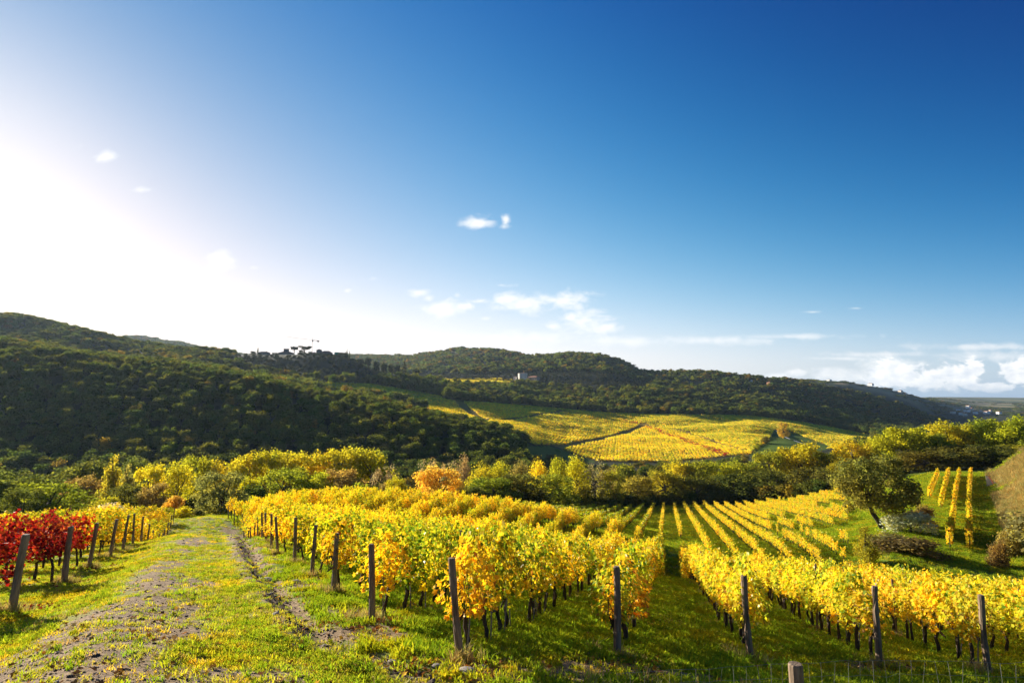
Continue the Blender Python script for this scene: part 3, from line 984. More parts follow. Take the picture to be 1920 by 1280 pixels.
# ------------------------------------------------------------------ the vineyard: rows, vines, posts, stakes
ORD = ['zeroth', 'first', 'second', 'third', 'fourth', 'fifth', 'sixth', 'seventh', 'eighth', 'ninth', 'tenth', 'eleventh', 'twelfth', 'thirteenth', 'fourteenth', 'fifteenth',
       'sixteenth', 'seventeenth', 'eighteenth', 'nineteenth', 'twentieth']
TENS = {2: 'twenty', 3: 'thirty', 4: 'forty', 5: 'fifty', 6: 'sixty', 7: 'seventy', 8: 'eighty', 9: 'ninety'}


def ordinal(n):
    if n <= 20:
        return ORD[n]
    if n % 10 == 0:
        return TENS[n // 10][:-1] + 'ieth'
    return TENS[n // 10] + '-' + ORD[n % 10]


ROW_AZ = math.atan(285.0 / F)
DR = np.array([math.sin(ROW_AZ), math.cos(ROW_AZ)])
PERP = np.array([math.cos(ROW_AZ), -math.sin(ROW_AZ)])
rows = []     # dict: start, dir, length, name, phrase, kind
starts = {0: (1157, 1230), 1: (864, 1238), 2: (697, 1163), 3: (624, 1113), 4: (584, 1080), 5: (552, 1055)}
SPC = 2.8
p5_ = None
for k in range(0, 19):
    if k in starts:
        x0, y0, _ = hit(*starts[k])
        p5_ = x0 * PERP[0] + y0 * PERP[1]
    else:
        p5_ -= SPC
        ss = np.arange(6, 90, 0.1)
        xs, ys = p5_ * PERP[0] + DR[0] * ss, p5_ * PERP[1] + DR[1] * ss
        e = edge_dist(xs, ys)
        ok = np.nonzero((e > 1.4) & (ys > 20))[0]
        if not len(ok):
            break
        x0, y0 = xs[ok[0]], ys[ok[0]]
    yend = 68 if k == 0 else 72 if k == 1 else 79
    if y0 > yend - 4:
        break
    ph = {0: 'row bordering the central grass lane', 1: 'row behind the leaning post'}.get(k, ordinal(k - 1) + ' row up the track from the leaning post')
    rows.append(dict(s=(x0, y0), d=DR, n=(yend - y0) / DR[1], ph=ph, kind='C', k=k))
starts = {1: (1407, 1238), 2: (1649, 1250), 3: (1853, 1263)}
RB = [(-20, 68), (19, 68), (27, 52), (33, 45), (60, 40)]
for k in range(1, 13):
    if k in starts:
        x0, y0, _ = hit(*starts[k])
    else:
        x0, y0 = x0 + 2.8, y0 + 0.42
    n = 0
    while True:
        n += 0.5
        x, y = x0 + DR[0] * n, y0 + DR[1] * n
        if y > np.interp(x, [b[0] for b in RB], [b[1] for b in RB]) or n > 80:
            break
    rows.append(dict(s=(x0, y0), d=DR, n=n, ph=ordinal(k) + ' row beyond the central grass lane', kind='R', k=k))
lp = [hit(*q)[:2] for q in [(20, 1145), (119, 1093), (166, 1063), (205, 1044)]]
while len(lp) < 15:
    t = (len(lp) - 3) / 11.0
    lp.append((lp[3][0] + (-39.5 - lp[3][0]) * t, lp[3][1] + (68.0 - lp[3][1]) * t))
LD = np.array([-0.955, 0.297])
for k, (x0, y0) in enumerate(lp, 1):
    rows.append(dict(s=(x0, y0), d=LD, n=9 + k * 1.4, ph=ordinal(k) + ' row across the track', kind='L', k=k))

vines = []
posts = []
for r in rows:
    n = int(r['n'] / 0.95)
    ang = math.atan2(r['d'][1], r['d'][0])
    for i in range(n):
        s = 0.55 + 0.95 * i + R.normal(0, 0.06)
        jx = R.normal(0, 0.06)
        x, y = r['s'][0] + r['d'][0] * s - r['d'][1] * jx, r['s'][1] + r['d'][1] * s + r['d'][0] * jx
        d = math.hypot(x, y)
        k = r['k']
        u = R.uniform()
        gm = float(fbm(np.array(x / 5.0), np.array(y / 5.0), 61))
        if r['kind'] == 'C':
            if i == 0:
                pal = 'orange' if k in (1, 3) else 'yellowgreen' if k % 2 else 'golden'
            elif d < 31 and k >= 1:
                pal = 'green' if gm > 0.41 else ('yellowgreen' if u < 0.75 else 'orange')
            elif d < 40:
                pal = 'yellowgreen' if gm > 0.5 else 'golden'
            else:
                pal = 'golden' if u < 0.93 else 'orange'
            if k == 0:
                pal = 'orange' if i == 1 else ('golden' if gm < 0.5 else 'yellowgreen')
        elif r['kind'] == 'R':
            pal = 'orange' if (i == 0 or u < 0.06) else ('golden' if gm < 0.55 else 'yellowgreen')
        else:
            pal = 'red' if k <= 2 else ('redorange' if (k == 3 and i < 4) else ('yellowgreen' if gm > 0.5 else 'golden'))
            if k == 2 and i > 5:
                pal = 'redorange'
        z = float(terr(x, y))
        px, py = project(np.array(x), np.array(y), np.array(z + 1.2))
        vines.append(dict(x=x, y=y, z=z, a=ang, pal=pal, r=r, i=i + 1, d=d, px=float(px), py=float(py), near=True))
    # posts: thick at the end, slim along the row
    posts.append((r['s'][0], r['s'][1], 'end', r, 0))
    step = 5.7
    for j in range(1, int(r['n'] / step) + 1):
        s = j * step
        x, y = r['s'][0] + r['d'][0] * s, r['s'][1] + r['d'][1] * s
        posts.append((x, y, 'line', r, j))

# the lower field beyond the block, and the short rows on the grass strip
far = []
for q in range(-16, 27):
    p = -1.04 + 2.8 * q
    for s in np.arange(70, 190, 0.95):
        x, y = p * PERP[0] + DR[0] * s, p * PERP[1] + DR[1] * s
        if x > 5 and y < np.interp(x, [b[0] for b in RB], [b[1] for b in RB]) + 6.5:
            continue
        if q <= 1 and y < 84:
            continue
        if band(x, y) > 0.93:
            continue
        z = float(terr(x, y))
        px, py = project(np.array(x), np.array(y), np.array(z))
        if px > 1592 - max(0, (1000 - py)) * 0.05 or px < 930:
            continue
        keep = float(fbm(np.array(x / 7.0), np.array(y / 7.0), 71))
        thin = 0.25 + 0.24 * smooth(px, 1340, 1590) + 0.10 * (px < 1210)
        if keep < thin:
            continue
        far.append(dict(x=x, y=y, z=z, a=math.atan2(DR[1], DR[0]), far=True, d=math.hypot(x, y), young=('green' if px < 1215 else None)))  # left part gets greener vines: its shade is put into the leaf colour
for a, b in [((1743, 936), (1760, 893)), ((1764, 955), (1780, 893)), ((1790, 948), (1800, 893)), ((1818, 946), (1821, 893)), ((1781, 1030), (1790, 963)), ((1819, 1032), (1818, 960))]:
    A_, B_ = hit(*a), hit(*b)
    L_ = math.hypot(B_[0] - A_[0], B_[1] - A_[1])
    n = int(L_ / 0.95)
    for i in range(n):
        if R.uniform() < 0.13:
            continue
        t = (i + 0.5) / n
        x, y = A_[0] + (B_[0] - A_[0]) * t, A_[1] + (B_[1] - A_[1]) * t
        far.append(dict(x=x, y=y, z=float(terr(x, y)), a=math.atan2(B_[1] - A_[1], B_[0] - A_[0]), far=True, strip=True, d=math.hypot(x, y)))

inframe = [v for v in vines if -60 < v['px'] < 1980 and v['py'] < 1330]
inframe.sort(key=lambda v: v['d'])
solo = inframe[:300]
sid = set(id(v) for v in solo)
rest = [v for v in inframe[300:]]
# rows just out of frame still shade the picture's edge
rest += [v for v in vines if not (-60 < v['px'] < 1980 and v['py'] < 1330) and -500 < v['px'] < 2500 and v['y'] > 4]
CW = {'golden': 'golden', 'yellowgreen': 'yellow-green', 'green': 'green and yellow', 'orange': 'browning golden', 'red': 'crimson', 'redorange': 'red-orange'}
for v in solo:
    t = bpy.data.objects.new('grapevine', None)
    COL.objects.link(t)
    t.empty_display_size = 0.3
    t.location = (v['x'], v['y'], v['z'])
    fl = R.integers(0, 2) * math.pi
    t.rotation_euler = (0, 0, v['a'] + fl)
    s = R.uniform(0.90, 1.13)
    t.scale = (1, R.uniform(0.85, 1.2), s)
    tag(t, '%s grapevine, %s vine in, %s' % (CW[v['pal']], ordinal(v['i']), v['r']['ph']), 'grapevine', 'grapevines trained along the rows')
    a = link('trunk', VT[R.integers(0, len(VT))], t)
    b = link('foliage', VF[v['pal']][R.integers(0, NV)], t)
    g = R.uniform(0.88, 1.12)
    b.color = (g * R.uniform(0.95, 1.05), g, g * R.uniform(0.9, 1.1), 1)

# the rest: one mass of vines
merged, mkeys = [], []


def merge(fol, trk):
    v1, f1 = mesh_arrays(fol)
    c1 = np.empty(len(v1) * 4, np.float32)
    fol.color_attributes['col'].data.foreach_get('color', c1)
    v2, f2 = mesh_arrays(trk)
    tri = [f for f in f2 if len(f) == 3]
    qd = [f for f in f2 if len(f) == 4]
    q1 = np.array(f1)
    fs = [q1, np.array(qd) + len(v1)]
    mi = [0] * len(q1) + [1] * len(qd)
    return mesh_np('vine', np.concatenate([v1, v2]), fs, [M_VINE, M_BARK], np.concatenate([c1.reshape(-1, 4)[:, :3], np.full((len(v2), 3), 0.3)]), mi)


for nm in PALN:
    for k in range(2):
        merged.append(merge(VF[nm][k], VT[(k * 3 + len(merged)) % 6]))
        mkeys.append(nm)
for k in range(4):       # slimmer, younger vines of the lower field
    v, f, c = vine_leaves(75, PAL['golden' if k < 3 else 'orange'], half=0.48, zlo=0.75, zhi=1.42, width=0.07, size=0.15)
    merged.append(merge(mesh_np('f', v, f, [M_VINE], c), VT[k]))
    mkeys.append('young')
for k in range(2):  # greener leaves standing in for the shade on the lower field's left part
    v, f, c = vine_leaves(80, PAL['green'], half=0.50, zlo=0.70, zhi=1.4, width=0.12, size=0.18)
    merged.append(merge(mesh_np('f', v, f, [M_VINE], c), VT[k]))
    mkeys.append('shadegreen')
for k in range(2):
    v, f, c = vine_leaves(85, PAL['orange' if k else 'golden'], half=0.48, zlo=0.6, zhi=1.8, width=0.2, size=0.2)
    merged.append(merge(mesh_np('f', v, f, [M_VINE], c), VT[k]))
    mkeys.append('strip')
VC = variants('vine_kinds', merged)
allv = rest + far
vi = []
for v in allv:
    key = v.get('pal') or ('strip' if v.get('strip') else 'shadegreen' if v.get('young') else 'young')
    vi.append(R.choice([i for i, k in enumerate(mkeys) if k == key]))
n = len(allv)
scatter('grapevines', [(v['x'], v['y'], v['z']) for v in allv], [v['a'] + R.integers(0, 2) * math.pi + (0 if v.get('far') else R.normal(0, 0.15)) for v in allv],
        np.stack([np.ones(n), np.array([1.0 if v.get('far') else R.uniform(0.95, 1.45) for v in allv]), np.array([R.uniform(0.9, 1.1) if v.get('far') else R.uniform(0.84, 1.2) * (1 + 0.18 * (v['r']['kind'] == 'C' and v['d'] > 38)) for v in allv])], 1), vi, VC, 'mass of golden grapevines filling the lower rows and fields', 'grapevines')
print('vines', len(solo), len(allv))


def post_mesh(h, r, seed, grey=0.0):
    mb = MB()
    random.seed(seed)
    zs = [-0.35, 0.0, h * 0.35, h * 0.7, h - 0.03, h]
    mb.tube([(0.012 * math.sin(z * 2 + seed), 0.01 * math.cos(z * 3 + seed), z) for z in zs], [r * 1.1, r * 1.08, r, r * 0.97, r * 0.95, r * 0.8], 9, 0, True, 0.12)
    return mb.mesh('post', [M_POST], False)


PM_END = [post_mesh(1.76, 0.062, k) for k in range(4)]
PM_LINE = [post_mesh(1.98, 0.038, 10 + k) for k in range(4)]
lean = {('C', 1): (-0.10, -0.03), ('C', 0): (0.02, 0.02), ('L', 1): (0.10, 0.03), ('L', 2): (0.05, 0.02), ('L', 3): (0.11, 0.03), ('L', 4): (0.12, 0.03), ('R', 1): (-0.035, 0.02), ('R', 2): (0.0, 0.0), ('C', 2): (-0.03, 0.02)}
top_px = {('C', 0): 1060, ('C', 1): 1040, ('C', 2): 1018, ('C', 3): 998, ('C', 4): 983, ('C', 5): 969, ('R', 1): 1077, ('R', 2): 1096, ('R', 3): 1113, ('L', 1): 1000, ('L', 2): 986, ('L', 3): 979, ('L', 4): 972}
for x, y, ty, r, j in posts:
    z = float(terr(x, y))
    px, py = project(np.array(x), np.array(y), np.array(z + 1.5))
    if not (-40 < px < 1960) or py > 1300:
        continue
    if ty == 'line' and (math.hypot(x, y) > 62 or (r['kind'] == 'L' and math.hypot(x, y) > 30)):
        continue
    o = link('wooden_post', (PM_END if ty == 'end' else PM_LINE)[R.integers(0, 4)])
    o.location = (x, y, z - 0.02)
    key = (r['kind'], r['k'])
    lx, ly = lean.get(key, (R.normal(0.03 if r['kind'] == 'L' else -0.01, 0.035), R.normal(0, 0.03))) if ty == 'end' else (R.normal(0, 0.025), R.normal(0, 0.025))
    o.rotation_euler = (-ly, lx, R.uniform(0, 6.28) if not (lx or ly) else 0)
    if ty == 'end' and key in top_px:
        d0 = ray(float(project(np.array(x), np.array(y), np.array(z))[0]), top_px[key])
        hh = d0[2] / d0[1] * y - z
        tk = 1.4 if key in (('L', 1), ('L', 2)) else 1.12
        o.scale = (tk, tk, max(1.3, min(2.2, hh)) / 1.76)
    elif ty == 'line':
        o.scale = (1, 1, R.uniform(0.93, 1.06))
    if ty == 'end':
        lab = {('C', 1): 'thick weathered post leaning at the front corner of the vine block', ('C', 0): 'thick weathered end post of the row bordering the central grass lane'}.get(key, 'thick weathered end post of the ' + r['ph'])
    else:
        lab = 'slim grey line post, %s along the %s' % (ordinal(j), r['ph'])
    tag(o, lab, 'post', 'posts holding the vine rows')

# trellis wires along the nearest rows
for r in rows:
    if (r['kind'], r['k']) not in [('C', k) for k in range(0, 7)] + [('R', k) for k in range(1, 4)] + [('L', k) for k in range(1, 4)]:
        continue
    mb = MB()
    L_ = min(r['n'], 26.0)
    ss = np.arange(0, L_, 1.9)
    for hgt in (0.78, 1.18, 1.55):
        mb.tube([(r['d'][0] * s, r['d'][1] * s, float(terr(r['s'][0] + r['d'][0] * s, r['s'][1] + r['d'][1] * s)) + hgt + 0.012 * math.sin(s * 1.1)) for s in ss], 0.0022, 4, 0, False)
    link('trellis_wire', mb.mesh('trellis_wire', [M_WIRE]), None, 'thin trellis wires strung along the ' + r['ph'], 'wire', 'trellis wires of the vine rows', loc=(r['s'][0], r['s'][1], 0))

# thin stakes beside the first vines
mb = MB()
mb.tube([(0, 0, -0.2), (0.01, 0, 0.5), (0.0, 0.01, 1.0)], [0.017, 0.016, 0.014], 6, 0, True, 0.2)
ST = mb.mesh('stake', [M_STAKE])
for v in solo:
    if v['r']['kind'] in 'CR' and v['d'] < 22 and v['i'] <= 7 and v['r']['k'] <= 3:
        o = link('vine_stake', ST)
        off = 0.16 if v['i'] > 1 else -0.18
        x, y = v['x'] + v['r']['d'][0] * off + 0.05, v['y'] + v['r']['d'][1] * off
        o.location = (x, y, float(terr(x, y)))
        o.rotation_euler = (R.normal(0, 0.06), R.normal(0.03, 0.06), R.uniform(0, 6))
        o.scale = (1, 1, R.uniform(0.7, 1.1))
        tag(o, 'grey stake by %s vine, %s' % (ordinal(v['i']), v['r']['ph']), 'stake', 'stakes beside the vine trunks')

# ------------------------------------------------------------------ the golden fields across the valley, row by row
def clump(pal, n=26, L=2.0, narrow=False, gain=1.3):
    x = R.uniform(-L / 2, L / 2, n)
    z = R.uniform(0.35, 1.75, n)
    y = R.uniform(-0.5, 0.5, n) if narrow else R.uniform(-1.0, 1.0, n)
    V_, F_, li = card_cloud(np.stack([x, y, z], 1), np.stack([np.zeros(n), np.sign(y), np.full(n, .6)], 1), 0.6)
    cols = np.array([p[1] for p in pal]) * gain
    w = np.array([p[2] for p in pal])
    c = cols[R.choice(len(cols), n, p=w / w.sum())] * (1 + R.uniform(-.3, .3, (n, 1)))
    return mesh_np('clump', V_, F_, [M_FARVINE], c[li])


FC = variants('far_vine_kinds', [clump(PAL['golden']) for _ in range(4)] + [clump(PAL['green'], 24, 2.0, k == 2) for k in range(3)] + [clump(PAL['red']) for _ in range(2)] + [clump(PAL['orange']) for _ in range(2)])
DULL = [(1120, 770), (1220, 776), (1400, 778), (1530, 794), (1645, 816), (1640, 838), (1500, 848), (1440, 858), (1402, 842), (1310, 818), (1200, 796)]
FIELD_SHADE = [(540, 700), (700, 715), (800, 735), (900, 755), (840, 757), (735, 748), (560, 742)]  # shaded upper field: the hill's shade is painted in as greener clumps
GAPS = [((915, 787), (1052, 771), 4.0), ((1028, 838), (1207, 795), 4.5), ((1207, 795), (1290, 812), 3.0), ((1290, 812), (1400, 846), 3.0), ((862, 754), (915, 790), 6.0), ((780, 742), (862, 754), 5.0), ((1052, 771), (1207, 795), 3.0)]
gaps = [(hit(*a), hit(*b), w) for a, b, w in GAPS]
rd = [hit(1168, 788), hit(1204, 796), hit(1260, 818), hit(1371, 858)]
ga = rad(11.0)
gd, gpv = np.array([math.sin(ga), math.cos(ga)]), np.array([math.cos(ga), -math.sin(ga)])


def seg_dist(x, y, a, b):
    dx, dy = b[0] - a[0], b[1] - a[1]
    t = np.clip(((x - a[0]) * dx + (y - a[1]) * dy) / (dx * dx + dy * dy), 0, 1)
    return np.hypot(x - a[0] - t * dx, y - a[1] - t * dy)


pp, ss = np.meshgrid(np.arange(-420, 560, 2.6), np.arange(340, 1150, 1.7), indexing='ij')
X, Y_ = (pp * gpv[0] + ss * gd[0]).ravel(), (pp * gpv[1] + ss * gd[1]).ravel()
lowleft = 1.0
X += R.normal(0, 0.30, X.shape)
Y_ += R.normal(0, 0.5, X.shape)
Z = terr(X, Y_)
B = band(X, Y_)
PX, PY = project(X, Y_, Z)
ok = ((inpoly(PX, PY, FIELD) & (B > 3.6) & (B < 6.3)) & ~inpoly(PX, PY, GULLY) & ~inpoly(PX, PY, MEADOW)) | (inpoly(PX, PY, UPPER) & (B > 5.8) & (B < 7.4))
for a, b, w in gaps:
    ok &= seg_dist(X, Y_, a, b) > w
pn = fbm(X / 14, Y_ / 14, 81)
ok &= R.uniform(0, 1, X.shape) < np.where(pn < 0.3, 0.55, 0.97)
X, Y_, Z, PX, PY, pn = X[ok], Y_[ok], Z[ok], PX[ok], PY[ok], pn[ok]
dl = inpoly(PX, PY, DULL) | inpoly(PX, PY, FIELD_SHADE)
big = fbm(X / 60, Y_ / 90, 83)
kind = np.where(R.uniform(0, 1, len(X)) < np.where(dl, 0.70, np.clip((big - 0.47) * 3.0, 0.03, 0.6)), 1, 0)
rdist = np.minimum(np.minimum(seg_dist(X, Y_, rd[0], rd[1]), seg_dist(X, Y_, rd[1], rd[2])), seg_dist(X, Y_, rd[2], rd[3]))
vi = np.where(kind == 1, R.integers(4, 7, len(X)), R.integers(0, 4, len(X)))
vi = np.where((kind == 0) & (pn > 0.62), R.integers(9, 11, len(X)), vi)
vi = np.where((rdist < 3.6) & (R.uniform(0, 1, len(X)) < 0.62), R.integers(7, 9, len(X)), vi)
scatter('valley_vineyard', np.stack([X, Y_, Z], 1), math.pi / 2 - ga + R.normal(0, 0.05, len(X)), R.uniform(0.85, 1.15, len(X)), vi, FC,
        'golden vineyard rows across the valley with one red strip', 'vineyard')
print('far vines', len(X))
# ------------------------------------------------------------------ trees one can tell apart
def tree_kind(kind, n, nleaf, size, **kw):
    out = []
    for k in range(n):
        cm, lob = crown_mesh('crown', kind, nleaf, size, M_TREE, nlobe=kw.get('nlobe', 26))
        tm = trunk_mesh('trunk', lob, kw.get('base_r', 0.028), kw.get('lean', R.normal(0, 0.05)), kw.get('limbs', 9), kw.get('tall', 0.6))
        out.append((cm, tm))
    return out


TK = {
    'round': tree_kind('round', 5, 6500, 0.032, nlobe=60, limbs=14),
    'tall': tree_kind('tall', 3, 5200, 0.028, nlobe=50),
    'poplar': tree_kind('poplar', 2, 3400, 0.036, nlobe=46, tall=0.85),
    'bush': tree_kind('bush', 3, 2600, 0.055, base_r=0.02, tall=0.35, nlobe=18),
    'bare': tree_kind('round', 2, 1700, 0.028, limbs=24, nlobe=40),
    'ball': tree_kind('ball', 2, 1600, 0.06, base_r=0.035),
    'cypress': tree_kind('cypress', 2, 1500, 0.045, limbs=0, tall=0.5, nlobe=50),
    'umbrella': tree_kind('umbrella', 2, 2200, 0.05, base_r=0.045, tall=0.8, limbs=14),
}
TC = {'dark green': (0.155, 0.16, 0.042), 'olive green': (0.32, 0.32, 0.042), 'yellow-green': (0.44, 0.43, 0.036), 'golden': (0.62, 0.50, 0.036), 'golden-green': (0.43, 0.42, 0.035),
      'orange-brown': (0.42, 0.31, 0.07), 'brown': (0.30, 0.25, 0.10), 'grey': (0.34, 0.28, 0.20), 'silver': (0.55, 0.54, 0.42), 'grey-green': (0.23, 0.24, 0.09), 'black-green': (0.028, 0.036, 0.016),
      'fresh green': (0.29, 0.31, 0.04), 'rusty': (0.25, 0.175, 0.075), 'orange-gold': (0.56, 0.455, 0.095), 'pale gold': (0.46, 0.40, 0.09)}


def plant_tree(name, kind, px, top, w, Y, colour, label, cat='tree', group=None, base=None, sink=0.0, rot=None, lean=None):
    """px, top, w: where the tree stood, its top and its width in the photo; Y: its distance in metres."""
    if base is not None:
        x, Y, z = base
    else:
        x, Y, z = at_depth(px, Y)
    d = ray(px, top)
    h = max(0.8, (d[2] / d[1] * Y - z + sink) * (1.06 if kind in ('round', 'tall') else 1.0))
    wid = w / F * Y * (1.18 if kind in ('round', 'tall', 'bare') and Y < 260 else 1.0)
    t = bpy.data.objects.new(name, None)
    COL.objects.link(t)
    t.location = (x, Y, z - sink)
    cm, tm = TK[kind][R.integers(0, len(TK[kind]))]
    a = link('trunk', tm, t)
    b = link('crown', cm, t)
    rz = R.uniform(0, 6.28) if rot is None else rot
    t.rotation_euler = (0, 0, rz)
    if lean is not None:
        t.rotation_euler = (0, lean, 0)
    k = {'round': 0.95, 'bush': 1.05, 'tall': 0.82, 'poplar': 0.80, 'bare': 0.95, 'ball': 0.95, 'cypress': 0.80, 'umbrella': 1.0}[kind]
    t.scale = (wid / k, wid / k, h)
    c = TC[colour]
    g = R.uniform(0.9, 1.1)
    b.color = (c[0] * g, c[1] * g, c[2] * g, 1)
    tag(t, label, cat, group)
    return t


